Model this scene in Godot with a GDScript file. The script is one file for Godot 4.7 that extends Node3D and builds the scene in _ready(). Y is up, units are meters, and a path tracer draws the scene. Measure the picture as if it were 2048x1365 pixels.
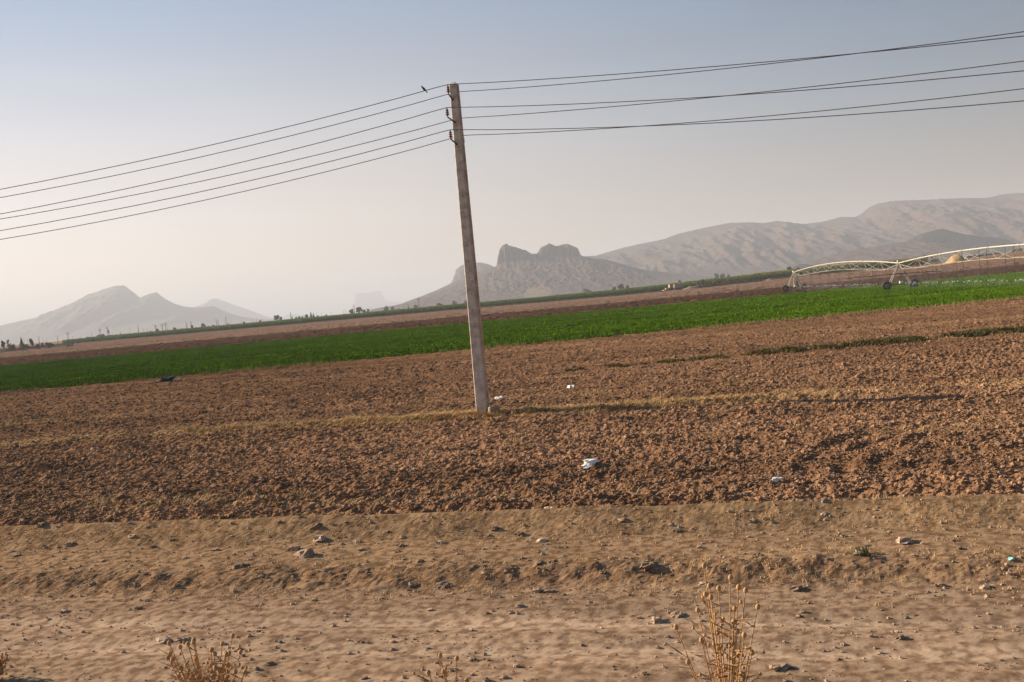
extends Node3D

var M := {}
var used := {}
var n_big := FastNoiseLite.new()
var n_mid := FastNoiseLite.new()
var n_small := FastNoiseLite.new()
var n_tiny := FastNoiseLite.new()
var n_cell := FastNoiseLite.new()
const UX := 0.9659
const UZ := 0.2588
const ORD := ["first", "second", "third", "fourth", "fifth", "sixth", "seventh", "eighth", "ninth", "tenth", "eleventh", "twelfth", "thirteenth", "fourteenth", "fifteenth", "sixteenth", "seventeenth", "eighteenth", "nineteenth", "twentieth", "twenty-first", "twenty-second", "twenty-third", "twenty-fourth", "twenty-fifth", "twenty-sixth", "twenty-seventh", "twenty-eighth", "twenty-ninth", "thirtieth", "thirty-first", "thirty-second", "thirty-third", "thirty-fourth", "thirty-fifth", "thirty-sixth", "thirty-seventh", "thirty-eighth", "thirty-ninth", "fortieth"]

# ---------------------------------------------------------------- helpers
func numbered(called: String) -> String:
	used[called] = used.get(called, -1) + 1
	return called if used[called] == 0 else "%s_%03d" % [called, used[called]]

func tag(o: Node, label: String, category := "", group := "", kind := "") -> Node:
	if label: o.set_meta("label", label)
	if category: o.set_meta("category", category)
	if group: o.set_meta("group", group)
	if kind: o.set_meta("kind", kind)
	return o

func thing(called: String, label: String, category: String, at := Vector3.ZERO, turn := 0.0, group := "") -> Node3D:
	var o := Node3D.new()
	o.name = numbered(called)
	add_child(o)
	o.position = at
	o.rotation.y = turn
	tag(o, label, category, group)
	return o

func put(called: String, mesh: Mesh, m: Material, parent: Node = null) -> MeshInstance3D:
	var o := MeshInstance3D.new()
	o.mesh = mesh
	o.material_override = m
	if parent == null:
		o.name = numbered(called)
		add_child(o)
	else:
		o.name = called
		parent.add_child(o, true)
	return o

func tool() -> SurfaceTool:
	var st := SurfaceTool.new()
	st.begin(Mesh.PRIMITIVE_TRIANGLES)
	return st

func done(st: SurfaceTool) -> ArrayMesh:
	st.generate_normals()
	return st.commit()

func quad(st: SurfaceTool, a: Vector3, b: Vector3, c: Vector3, d: Vector3) -> void:
	st.add_vertex(a); st.add_vertex(b); st.add_vertex(c)
	st.add_vertex(a); st.add_vertex(c); st.add_vertex(d)

func box(st: SurfaceTool, c: Vector3, s: Vector3, b := Basis(), taper := 1.0) -> void:
	var h := s * 0.5
	var v: Array[Vector3] = []
	for i in 8:
		var k := taper if (i & 2) else 1.0
		v.append(c + b * Vector3((h.x if i & 1 else -h.x) * k, h.y if i & 2 else -h.y, (h.z if i & 4 else -h.z) * k))
	st.set_smooth_group(-1)
	quad(st, v[4], v[6], v[7], v[5])
	quad(st, v[1], v[3], v[2], v[0])
	quad(st, v[5], v[7], v[3], v[1])
	quad(st, v[0], v[2], v[6], v[4])
	quad(st, v[6], v[2], v[3], v[7])
	quad(st, v[0], v[4], v[5], v[1])

# a box with its edges cut off, so that edges catch light
func cut_box(st: SurfaceTool, c: Vector3, s: Vector3, e: float, b := Basis()) -> void:
	var h := s * 0.5
	st.set_smooth_group(-1)
	var faces := [[Vector3(1, 0, 0), Vector3(0, 1, 0), Vector3(0, 0, 1)], [Vector3(0, 1, 0), Vector3(0, 0, 1), Vector3(1, 0, 0)], [Vector3(0, 0, 1), Vector3(1, 0, 0), Vector3(0, 1, 0)]]
	for f in faces:
		for sg in [-1.0, 1.0]:
			var n: Vector3 = f[0] * sg
			var u: Vector3 = f[1]
			var w: Vector3 = f[2] * sg
			var p := c + b * (n * (h.dot(f[0])))
			var du := b * (u * (h.dot(f[1]) - e))
			var dw := b * (w * (h.dot(f[2]) - e))
			quad(st, p - du - dw, p - du + dw, p + du + dw, p + du - dw)
			# bevel on the +u edge of this face
			for su in [-1.0, 1.0]:
				var n2: Vector3 = u * su
				var q := c + b * (n2 * h.dot(f[1])) + b * (n * (h.dot(f[0]) - e))
				var p2: Vector3 = p + du * su
				if su * 1.0 > 0: quad(st, p2 - dw, p2 + dw, q + dw, q - dw)
				else: quad(st, p2 + dw, p2 - dw, q - dw, q + dw)
	for i in 8:
		var sx := 1.0 if i & 1 else -1.0
		var sy := 1.0 if i & 2 else -1.0
		var sz := 1.0 if i & 4 else -1.0
		var a := c + b * Vector3(sx * h.x, sy * (h.y - e), sz * (h.z - e))
		var d := c + b * Vector3(sx * (h.x - e), sy * h.y, sz * (h.z - e))
		var g := c + b * Vector3(sx * (h.x - e), sy * (h.y - e), sz * h.z)
		if sx * sy * sz > 0: 
			st.add_vertex(a); st.add_vertex(g); st.add_vertex(d)
		else:
			st.add_vertex(a); st.add_vertex(d); st.add_vertex(g)

func frame_of(d: Vector3) -> Array:
	var up := Vector3.UP if absf(d.y) < 0.95 else Vector3.RIGHT
	var a := d.cross(up).normalized()
	return [a, a.cross(d).normalized()]

func tube(st: SurfaceTool, pts: Array, radii, sides := 6, caps := true) -> void:
	st.set_smooth_group(1)
	var rings := []
	for i in pts.size():
		var d: Vector3 = (pts[mini(i + 1, pts.size() - 1)] - pts[maxi(i - 1, 0)]).normalized()
		var f := frame_of(d)
		var r: float = radii[i] if radii is Array else radii
		var ring := []
		for k in sides:
			var a := TAU * k / sides
			ring.append(pts[i] + (f[0] * cos(a) + f[1] * sin(a)) * r)
		rings.append(ring)
	for i in pts.size() - 1:
		for k in sides:
			var k2 := (k + 1) % sides
			quad(st, rings[i][k], rings[i + 1][k], rings[i + 1][k2], rings[i][k2])
	if caps:
		st.set_smooth_group(-1)
		for e in [0, pts.size() - 1]:
			for k in sides:
				var k2 := (k + 1) % sides
				st.add_vertex(pts[e])
				if e == 0:
					st.add_vertex(rings[e][k]); st.add_vertex(rings[e][k2])
				else:
					st.add_vertex(rings[e][k2]); st.add_vertex(rings[e][k])

func lathe(st: SurfaceTool, prof: Array, base: Vector3, axis := Vector3.UP, sides := 10) -> void:
	var f := frame_of(axis)
	st.set_smooth_group(1)
	for i in prof.size() - 1:
		for k in sides:
			var p := []
			for q in [[i, k], [i + 1, k], [i + 1, k + 1], [i, k + 1]]:
				var a: float = TAU * q[1] / sides
				p.append(base + axis * prof[q[0]].y + (f[0] * cos(a) + f[1] * sin(a)) * prof[q[0]].x)
			quad(st, p[0], p[1], p[2], p[3])

func mat(c: Color, rough := 0.9, metal := 0.0) -> StandardMaterial3D:
	var m := StandardMaterial3D.new()
	m.albedo_color = c.linear_to_srgb()
	m.roughness = rough
	m.metallic = metal
	m.metallic_specular = 0.3
	return m

func noise(freq: float, seed_: int, octaves := 3, type := FastNoiseLite.TYPE_SIMPLEX_SMOOTH) -> FastNoiseLite:
	var n := FastNoiseLite.new()
	n.noise_type = type
	n.frequency = freq
	n.seed = seed_
	n.fractal_octaves = octaves
	if octaves == 1: n.fractal_type = FastNoiseLite.FRACTAL_NONE
	return n

func grain(freq: float, seed_: int, low: float, high: float, warm := 0.0, size := 512) -> ImageTexture:
	var n := noise(freq, seed_, 5)
	var im := n.get_seamless_image(size, size)
	var out := Image.create_empty(size, size, false, Image.FORMAT_RGB8)
	for y in size:
		for x in size:
			var v := im.get_pixel(x, y).r
			var k := lerpf(low, high, clampf((v - 0.2) / 0.6, 0, 1))
			out.set_pixel(x, y, Color(k, k * (1.0 - warm * (1.0 - v)), k * (1.0 - 1.6 * warm * (1.0 - v))))
	return ImageTexture.create_from_image(out)

func bumps(freq: float, seed_: int, strength: float, size := 512) -> ImageTexture:
	var im := noise(freq, seed_, 5).get_seamless_image(size, size)
	im.convert(Image.FORMAT_RGBA8)
	im.bump_map_to_normal_map(strength)
	return ImageTexture.create_from_image(im)

func textured(m: StandardMaterial3D, t: Texture2D, scale: float, nt: Texture2D = null, ns := 1.0) -> StandardMaterial3D:
	m.albedo_texture = t
	m.uv1_triplanar = true
	m.uv1_world_triplanar = true
	m.uv1_scale = Vector3.ONE * scale
	if nt:
		m.normal_enabled = true
		m.normal_texture = nt
		m.normal_scale = ns
	return m

func scatter(called: String, mesh: Mesh, m: Material, where: Array, tints: Array, parent: Node = null) -> MultiMeshInstance3D:
	var mm := MultiMesh.new()
	mm.transform_format = MultiMesh.TRANSFORM_3D
	mm.use_colors = tints.size() > 0
	mm.mesh = mesh
	mm.instance_count = where.size()
	for i in where.size():
		mm.set_instance_transform(i, where[i])
		if tints.size(): mm.set_instance_color(i, tints[i])
	var o := MultiMeshInstance3D.new()
	o.multimesh = mm
	o.material_override = m
	o.set_meta("kind", "stuff")
	if parent:
		o.name = called
		parent.add_child(o, true)
	else:
		o.name = numbered(called)
		add_child(o)
	return o

# ---------------------------------------------------------------- the lie of the land
func rise(x: float, z: float) -> float:      # far off to the right the plain climbs gently
	var d := maxf(-z, 1.0)
	var a := x / d
	return (2.2 * smoothstep(0.1, 0.35, a) + 4.0 * smoothstep(0.42, 0.6, a)) * smoothstep(150.0, 550.0, d)

func xz(u: float, p: float) -> Vector2:
	return Vector2(u * UX + p * UZ, u * UZ - p * UX)

func up_of(x: float, z: float) -> Vector2:
	return Vector2(x * UX + z * UZ, x * UZ - z * UX)

func bump_line(v: float, c: float, w: float) -> float:
	var t := (v - c) / w
	return exp(-t * t)

# height of the near ground, from the dirt road over the bench and bank to the ploughed field
func near_h(u: float, p: float) -> float:
	var wob := n_big.get_noise_2d(u * 1.3, 3.0) * 0.1 + n_mid.get_noise_2d(u * 0.7, 9.0) * 0.035
	var q := p + wob * smoothstep(9.2, 9.9, p)
	var a := n_small.get_noise_2d(u, p)
	var t := n_tiny.get_noise_2d(u, p)
	if q < 12.05:
		var lump := n_mid.get_noise_2d(u * 0.8, p)
		var h := -0.3
		h += 0.13 * smoothstep(9.85, 10.45, q) + 0.03 * smoothstep(10.5, 11.4, q) + 0.2 * smoothstep(11.4, 12.05, q)
		var face := bump_line(q, 10.25, 0.33)
		var bank := bump_line(q, 11.75, 0.4)
		h += lump * (0.004 + 0.06 * face + 0.022 * bank) + a * (0.0015 + 0.026 * face + 0.006 * bank) + t * (0.0018 + 0.006 * face + 0.005 * bank)
		h += 0.028 * bump_line(q, 12.02, 0.09)
		var rut := bump_line(p, 8.95, 0.2) + bump_line(p, 8.25, 0.22) + bump_line(p, 7.3, 0.25)
		h -= 0.03 * rut
		h += (0.006 * lump + 0.002 * a + 0.009 * n_small.get_noise_2d(u * 0.07, p * 1.5)) * (1.0 - 0.7 * minf(rut, 1.0)) * smoothstep(10.0, 9.4, p)
		return h
	var edge := smoothstep(12.05, 12.7, q)
	var rough := 0.75 + 0.55 * n_big.get_noise_2d(u * 0.5, p * 0.9)
	var m := n_mid.get_noise_2d(u * 0.9, p)
	var cl := n_cell.get_noise_2d(u, p)            # -1 in a clod's middle, towards 0 between clods
	var h := 0.055 * m + rough * (0.032 * a + 0.036 * clampf(-cl - 0.35, 0.0, 0.6) + 0.016 * t)
	h += 0.034 * sin(p * TAU / 0.9 + 1.8 * n_big.get_noise_2d(u * 0.4, p)) * rough
	# a tractor turned here: ruts bend away from the road and off to the right
	if u > 0.0 and p < 24.0:
		var w := xz(u, p)
		var r := w.distance_to(Vector2(9.1, -12.0))
		var on := smoothstep(2.8, 4.6, r) * smoothstep(7.6, 5.6, r) * smoothstep(18.5, 16.0, p) * smoothstep(12.3, 13.6, p)
		h += on * 0.028 * cos((r - 4.75) * TAU / 0.5) * (0.7 + 0.6 * m)
	# raised lip along the row of poles, with a shallow furrow before it
	h += 0.05 * bump_line(p, 23.0, 0.55)
	return lerpf(0.035, h, edge) - 0.05 * bump_line(q, 12.42, 0.22)

func soil(u: float, p: float, h: float) -> Color:
	var big := n_big.get_noise_2d(u * 0.35 + 50.0, p * 0.8)
	var mid := n_mid.get_noise_2d(u * 0.5, p * 1.2 + 30.0)
	var wob := n_big.get_noise_2d(u * 1.3, 3.0) * 0.1 + n_mid.get_noise_2d(u * 0.7, 9.0) * 0.035
	var q := p + wob * smoothstep(9.2, 9.9, p)
	if q < 12.05:
		var c := Color(0.325, 0.222, 0.148)
		var rut := bump_line(p, 8.95, 0.22) + bump_line(p, 8.25, 0.25) + bump_line(p, 7.3, 0.25)
		c = c.lerp(Color(0.43, 0.308, 0.215), clampf(rut, 0, 1) * 0.95)
		c *= 1.0 + 0.22 * n_small.get_noise_2d(u * 0.06, p * 1.7) * smoothstep(10.2, 9.4, q)
		c = c.lerp(Color(0.325, 0.212, 0.128), smoothstep(9.6, 10.2, q))
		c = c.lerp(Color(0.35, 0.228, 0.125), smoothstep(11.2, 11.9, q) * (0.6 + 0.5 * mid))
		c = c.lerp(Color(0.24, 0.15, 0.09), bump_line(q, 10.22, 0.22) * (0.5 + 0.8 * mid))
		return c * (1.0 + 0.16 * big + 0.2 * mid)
	var c2 := Color(0.288, 0.165, 0.095) * lerpf(0.8, 1.0, smoothstep(-24.0, -2.0, u))  # darker to the left: backlit shade painted into the soil colour
	var streak := n_big.get_noise_2d(u * 0.3 + 9.0, p * 3.2)
	c2 *= 1.0 + 0.3 * streak
	var straw := bump_line(p, 22.9, 0.55) * smoothstep(-0.35, 0.35, n_mid.get_noise_2d(u * 0.25, 5.0) + 0.15)
	straw += smoothstep(0.25, 0.6, n_big.get_noise_2d(u * 0.22, p * 1.9 + 11.0)) * 0.4
	c2 = c2.lerp(Color(0.46, 0.30, 0.15), clampf(straw, 0, 1) * 0.7)
	return c2 * (1.0 + 0.2 * big + 0.22 * mid)

# the edge where the green crop begins, and the further field edges
func green_edge(x: float) -> float: return -58.2 - 0.1 * x
func far_edge(x: float) -> float: return -134.0 - 0.17 * x
func pale_edge(x: float) -> float: return -212.0 - 0.13 * x
func crop_edge(x: float) -> float: return -448.0 + 0.18 * maxf(x, 0.0) + 0.03 * x

func raw_mesh(v: PackedVector3Array, c: PackedColorArray, ix: PackedInt32Array) -> ArrayMesh:
	var a := []
	a.resize(Mesh.ARRAY_MAX)
	a[Mesh.ARRAY_VERTEX] = v
	a[Mesh.ARRAY_COLOR] = c
	a[Mesh.ARRAY_INDEX] = ix
	var m := ArrayMesh.new()
	m.add_surface_from_arrays(Mesh.PRIMITIVE_TRIANGLES, a)
	return m

# strips of the near ground; each strip is [p0, p1, step along, step across]
func near_ground(strips: Array, clip := false) -> ArrayMesh:
	var v := PackedVector3Array()
	var c := PackedColorArray()
	var ix := PackedInt32Array()
	for s in strips:
		var p0: float = s[0]
		var su: float = s[2]
		var rows := int(round((s[1] - p0) / s[3]))
		var sp: float = (s[1] - p0) / rows
		var last_off := 0
		var last_a := 0
		var last_b := 0
		for j in rows + 2:
			var p := p0 + j * sp
			var sink := 0.05 if j == rows + 1 else 0.0
			var ia := int(floor((-1.08 * p - 2.0) / su))
			var ib := int(ceil((0.4 * p + 2.0) / su))
			var off := v.size()
			for i in range(ia, ib + 1):
				var u := i * su
				var w := xz(u, p)
				var h := near_h(u, p)
				v.append(Vector3(w.x, h - sink, w.y))
				c.append(soil(u, p, h))
			if j > 0:
				for i in range(maxi(ia, last_a), mini(ib, last_b)):
					var a0 := off + i - ia
					var b0 := last_off + i - last_a
					if clip and v[a0].z < green_edge(v[a0].x) - 0.4: continue
					ix.append_array(PackedInt32Array([b0, a0, a0 + 1, b0, a0 + 1, b0 + 1]))
			last_off = off
			last_a = ia
			last_b = ib
	return raw_mesh(v, c, ix)

# a far field between two edges, as a fan of rows that widens with distance
func far_field(near_e: Callable, far_e: Callable, cols: int, rows: int, colour: Callable, rough: float, lift: float) -> ArrayMesh:
	var v := PackedVector3Array()
	var c := PackedColorArray()
	var ix := PackedInt32Array()
	for j in rows + 1:
		var t := float(j) / rows
		for i in cols + 1:
			var a := lerpf(-0.74, 0.74, float(i) / cols)
			var z0: float = near_e.call(a * 60.0)
			for k in 4: z0 = near_e.call(-a * z0)
			var z1: float = far_e.call(a * 60.0)
			for k in 4: z1 = far_e.call(-a * z1)
			var z := -exp(lerpf(log(-z0), log(-z1), t))
			var x := -a * z
			var h := rise(x, z) + lift + rough * (n_mid.get_noise_2d(x * 0.5, z * 0.5) + 0.8 * n_small.get_noise_2d(x * 0.4, z * 0.4))
			v.append(Vector3(x, h, z))
			c.append(colour.call(x, z))
			if i > 0 and j > 0:
				var q := j * (cols + 1) + i
				var b := q - cols - 1
				ix.append_array(PackedInt32Array([b - 1, q - 1, q, b - 1, q, b]))
	return raw_mesh(v, c, ix)

# ---------------------------------------------------------------- mountains
func along(pts: Array, x: float) -> float:
	if x <= pts[0].x: return pts[0].y
	for i in pts.size() - 1:
		if x <= pts[i + 1].x:
			return lerpf(pts[i].y, pts[i + 1].y, (x - pts[i].x) / (pts[i + 1].x - pts[i].x))
	return pts[-1].y

# crest: the ridge line at distance dist; the slope comes down towards us over reach metres and is cut by gullies
func mountain(called: String, label: String, crest: Array, dist: float, reach: float, step: float, rows: int, gully: float, wave: float, bow: float, m: Material, towers: Array = [], seed_ := 1) -> void:
	var nz := noise(1.0 / wave, seed_, 4)
	var nf := noise(4.0 / wave, seed_ + 7, 3)
	var ng := noise(1.0 / wave, seed_ + 3, 5)
	ng.fractal_type = FastNoiseLite.FRACTAL_RIDGED
	ng.fractal_gain = 0.55
	var x0: float = crest[0].x
	var x1: float = crest[-1].x
	var cols := int((x1 - x0) / step)
	var g := []
	var total := rows + 8
	for j in total:
		var row := []
		var t := 0.0
		var back := 0.0
		if j < 8: back = (8 - j) / 8.0
		else: t = pow(float(j - 8) / (rows - 1), 1.35)
		var d := dist - t * reach + back * reach * 0.5
		for i in cols + 1:
			var x := lerpf(x0, x1, float(i) / cols)
			var warp := nz.get_noise_2d(x * 0.3, d * 0.25) * wave * 0.5 * smoothstep(0.0, 0.3, t)
			var c := along(crest, x + warp)
			var h := c * pow(1.0 - t, bow)
			if back > 0: h = c * (1.0 - back * 0.9)
			var env := smoothstep(0.0, 0.25, t) * smoothstep(1.0, 0.6, t)
			var r := 0.25 + 0.85 * ng.get_noise_2d(x + warp * 0.4, d * 0.34)
			var r2 := 1.0 - 2.0 * absf(nf.get_noise_2d(x + warp * 0.3, d * 0.16))
			h += c * (0.035 * env * nf.get_noise_2d(x * 2.0 + 90.0, d * 1.6) + gully * env * (r - 0.3) + gully * (0.03 + 0.3 * env) * (r2 - 0.4) * (1.0 if back == 0 else 0.3))
			if j == 8: h = c * (1.0 + 0.008 * nf.get_noise_2d(x * 3.0, 4.0))
			if towers.size() and back < 0.99 and x > towers[0].x and x < towers[-1].x:
				var tw := maxf(along(towers, x) - c, 0.0)
				if tw > 0.0:
					var depth := t * reach + nf.get_noise_2d(x * 2.4, 8.0) * 9.0
					if back > 0: depth = back * 30.0
					var wall := 0.74 * smoothstep(26.0, 14.0, depth) + 0.26 * smoothstep(80.0, 18.0, depth)
					h += tw * wall * (1.0 + 0.05 * nf.get_noise_2d(x * 3.0, d * 3.0))
			row.append(Vector3(x, maxf(h, -6.0), -d))
		g.append(row)
	var st := tool()
	st.set_smooth_group(1 if towers.is_empty() else -1)
	for j in total - 1:
		for i in cols:
			quad(st, g[j][i], g[j][i + 1], g[j + 1][i + 1], g[j + 1][i])
	st.index()
	st.generate_normals()
	tag(put(called, st.commit(), m), label, "", "", "structure")

# ---------------------------------------------------------------- plants
func leaf_cloud(rng: RandomNumberGenerator, st: SurfaceTool, lobes: Array, count: int, size: float) -> void:
	st.set_smooth_group(-1)
	for i in count:
		var l: Array = lobes[rng.randi() % lobes.size()]
		var dir := Vector3(rng.randfn(), rng.randfn(), rng.randfn()).normalized()
		var c: Vector3 = l[0] + dir * l[1] * pow(rng.randf(), 0.4)
		var s := size * rng.randf_range(0.6, 1.35)
		var b := Basis.from_euler(Vector3(rng.randf() * TAU, rng.randf() * TAU, rng.randf() * TAU))
		var k := rng.randf_range(0.75, 1.25)
		st.set_color(Color(k, k * rng.randf_range(0.94, 1.06), k * 0.95))
		var a := c + b * Vector3(-s, 0, 0)
		var e := c + b * Vector3(0, 0.15 * s, s * 0.6)
		var f := c + b * Vector3(s, 0, 0)
		var h := c + b * Vector3(0, 0.15 * s, -s * 0.6)
		quad(st, a, e, f, h)

func tree_proto(kind: String, seed_: int) -> Array:
	var rng := RandomNumberGenerator.new()
	rng.seed = seed_
	var tr := tool()
	tr.set_color(Color.WHITE)
	var cr := tool()
	var lobes := []
	if kind == "conical":
		tube(tr, [Vector3(0, 0, 0), Vector3(0.01, 0.5, 0), Vector3(0, 0.9, 0)], [0.06, 0.035, 0.01], 6)
		for k in 9:
			var t := k / 8.0
			lobes.append([Vector3(0, 0.16 + 0.78 * t, 0), Vector3(0.5 * (1.05 - t), 0.09, 0.5 * (1.05 - t))])
		leaf_cloud(rng, cr, lobes, 420, 0.07)
	elif kind == "shrub":
		for k in 5:
			var a := TAU * k / 5.0
			tube(tr, [Vector3(0, 0, 0), Vector3(cos(a) * 0.2, 0.4, sin(a) * 0.2)], [0.02, 0.008], 5)
		for k in 8:
			var lc := Vector3(rng.randf_range(-0.33, 0.33), rng.randf_range(0.18, 0.62), rng.randf_range(-0.3, 0.3))
			lobes.append([lc, Vector3(0.2, rng.randf_range(0.18, 0.32), 0.2)])
		leaf_cloud(rng, cr, lobes, 420, 0.075)
	else:
		var lean := Vector3(rng.randf_range(-0.04, 0.04), 0, 0)
		tube(tr, [Vector3.ZERO, lean + Vector3(0, 0.22, 0), lean * 2 + Vector3(0, 0.45, 0)], [0.05, 0.038, 0.025], 7)
		var n := 9 if kind == "leafy" else 11
		for k in n:
			var a := TAU * k / n + rng.randf_range(-0.4, 0.4)
			var hh := rng.randf_range(0.36, 0.84)
			var reach := (0.34 if kind == "leafy" else 0.38) * (1.0 - absf(hh - 0.52) * 1.1) * rng.randf_range(0.55, 1.0)
			var p := Vector3(cos(a) * reach, hh, sin(a) * reach)
			tube(tr, [lean + Vector3(0, 0.25, 0), p * Vector3(0.5, 0.85, 0.5), p], [0.022, 0.014, 0.006], 5)
			var rr := rng.randf_range(0.12, 0.2) if kind == "leafy" else rng.randf_range(0.07, 0.13)
			lobes.append([p, Vector3(rr, rr * 0.85, rr)])
		lobes.append([Vector3(0, 0.62, 0), Vector3(0.2, 0.26, 0.2)] if kind == "leafy" else [Vector3(0, 0.6, 0), Vector3(0.1, 0.2, 0.1)])
		leaf_cloud(rng, cr, lobes, 560 if kind == "leafy" else 240, 0.06)
	return [done(tr), done(cr)]

func blades(rng: RandomNumberGenerator, n: int, h0: float, h1: float, w: float, spread: float, lean: float, bend := 0.5) -> ArrayMesh:
	var st := tool()
	st.set_smooth_group(-1)
	for i in n:
		var a := rng.randf() * TAU
		var r := sqrt(rng.randf()) * spread
		var o := Vector3(cos(a) * r, -0.01, sin(a) * r)
		var b := rng.randf() * TAU
		var dir := Vector3(cos(b), 0, sin(b))
		var side := Vector3(-dir.z, 0, dir.x) * w * rng.randf_range(0.7, 1.3)
		var h := rng.randf_range(h0, h1)
		var l := rng.randf() * lean * h
		var k := rng.randf_range(0.75, 1.2)
		st.set_color(Color(k, k, k))
		var m := o + dir * l * 0.35 + Vector3(0, h * 0.6, 0)
		var t := o + dir * l + Vector3(0, h * (1.0 - bend * 0.2 * lean), 0)
		quad(st, o - side, m - side * 0.8, m + side * 0.8, o + side)
		st.add_vertex(m - side * 0.8); st.add_vertex(t); st.add_vertex(m + side * 0.8)
	return done(st)

func rock(rng: RandomNumberGenerator, rough: float, fine := false) -> ArrayMesh:
	var nz := noise(0.9, rng.randi() % 1000, 3)
	var st := tool()
	st.set_smooth_group(-1)
	var nu := 10 if fine else 7
	var nv := 7 if fine else 5
	var f := func(i: int, j: int) -> Vector3:
		var a := TAU * (i % nu) / nu
		var b := PI * j / nv
		var d := Vector3(sin(b) * cos(a), cos(b), sin(b) * sin(a))
		var k := 1.0 + rough * nz.get_noise_3d(d.x * 1.3, d.y * 1.3, d.z * 1.3)
		d = d * k
		d.y = clampf(d.y, -0.6, 0.72)
		return d
	for j in nv:
		for i in nu:
			quad(st, f.call(i, j), f.call(i + 1, j), f.call(i + 1, j + 1), f.call(i, j + 1))
	return done(st)

func ground_at(x: float, z: float) -> float:
	var q := up_of(x, z)
	return near_h(q.x, q.y)

# ---------------------------------------------------------------- the scene
func _ready() -> void:
	var cam := Camera3D.new()
	cam.name = "camera"
	cam.fov = 37.86
	cam.near = 0.1
	cam.far = 40000.0
	cam.position = Vector3(0, 2.75, 0)
	cam.basis = Basis(Vector3.RIGHT, deg_to_rad(-2.42)) * Basis(Vector3(0, 0, 1), deg_to_rad(-5.05))
	add_child(cam)
	cam.current = true

	var sun_to := Vector3(-0.92, 0.0, -0.39).normalized() * cos(deg_to_rad(21.0)) + Vector3(0, sin(deg_to_rad(21.0)), 0)
	var sun := DirectionalLight3D.new()
	sun.name = "sun"
	sun.light_energy = 1.6
	sun.light_color = Color(1.0, 0.92, 0.80)
	sun.light_angular_distance = 0.6
	sun.shadow_enabled = true
	sun.look_at_from_position(Vector3.ZERO, -sun_to)
	add_child(sun)

	var we := WorldEnvironment.new()
	we.name = "world_environment"
	var env := Environment.new()
	env.background_mode = Environment.BG_SKY
	var sky := Sky.new()
	var pano := PanoramaSkyMaterial.new()
	pano.panorama = sky_picture(sun_to)
	sky.sky_material = pano
	env.sky = sky
	env.tonemap_mode = Environment.TONE_MAPPER_LINEAR
	env.tonemap_exposure = 2.13
	env.sdfgi_enabled = true
	env.ssao_enabled = true
	env.ssil_enabled = true
	# dusty air that scatters the low sun forward: brighter towards the sun, on the left
	env.volumetric_fog_enabled = true
	env.volumetric_fog_density = 0.00025
	env.volumetric_fog_albedo = Color(0.92, 0.945, 1.0)
	env.volumetric_fog_anisotropy = 0.07
	env.volumetric_fog_length = 12000.0
	we.environment = env
	add_child(we)

	for q in [[n_big, 0.11, 11, 3], [n_mid, 0.9, 12, 3], [n_small, 3.8, 13, 3], [n_tiny, 11.0, 14, 2], [n_cell, 8.0, 15, 1]]:
		q[0].noise_type = FastNoiseLite.TYPE_SIMPLEX_SMOOTH
		q[0].frequency = q[1]
		q[0].seed = q[2]
		q[0].fractal_octaves = q[3]
	n_cell.noise_type = FastNoiseLite.TYPE_CELLULAR
	n_cell.cellular_return_type = FastNoiseLite.RETURN_DISTANCE
	n_cell.fractal_type = FastNoiseLite.FRACTAL_NONE

	materials()
	land()
	mountains()
	crops()
	pole_and_wires()
	irrigator()
	far_things()
	near_things()

func sky_picture(sun_to: Vector3) -> ImageTexture:
	var w := 512
	var h := 256
	var im := Image.create_empty(w, h, false, Image.FORMAT_RGBF)
	var low := Vector3(1.19, 1.0, 0.83)
	var high := Vector3(0.42, 0.93, 1.62)
	var veil := noise(0.02, 71, 3)
	for y in h:
		var e := PI * (0.5 - (y + 0.5) / h)
		for x in w:
			var a := TAU * (x + 0.5) / w     # the picture's edge looks along -z
			var d := Vector3(sin(a) * cos(e), sin(e), -cos(a) * cos(e))
			var deg := rad_to_deg(maxf(e, 0.0))
			var g := rad_to_deg(d.angle_to(sun_to))
			var air := (0.2 + 0.52 * exp(-deg / 40.0)) * (1.0 + 0.05 * veil.get_noise_2d(sin(a) * 90.0, deg * 14.0 + cos(a) * 40.0)) * (0.15 + 0.79 * exp(-pow(maxf(g - 30.0, 0.0) / 55.0, 2.0)))
			var glow := 0.93 * exp(-g / 40.0) * exp(-pow(deg / 13.0, 3.0))
			var c := (low.lerp(high, 1.0 - exp(-pow(deg / 19.0, 1.6))) * air + Vector3(1.12, 1.01, 0.88) * glow) / 2.0
			c *= Vector3.ONE.lerp(Vector3(0.78, 0.97, 1.14), smoothstep(55.0, 95.0, g) * smoothstep(2.0, 12.0, deg))
			im.set_pixel(x, y, Color(c.x, c.y, c.z))
	return ImageTexture.create_from_image(im)

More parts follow.
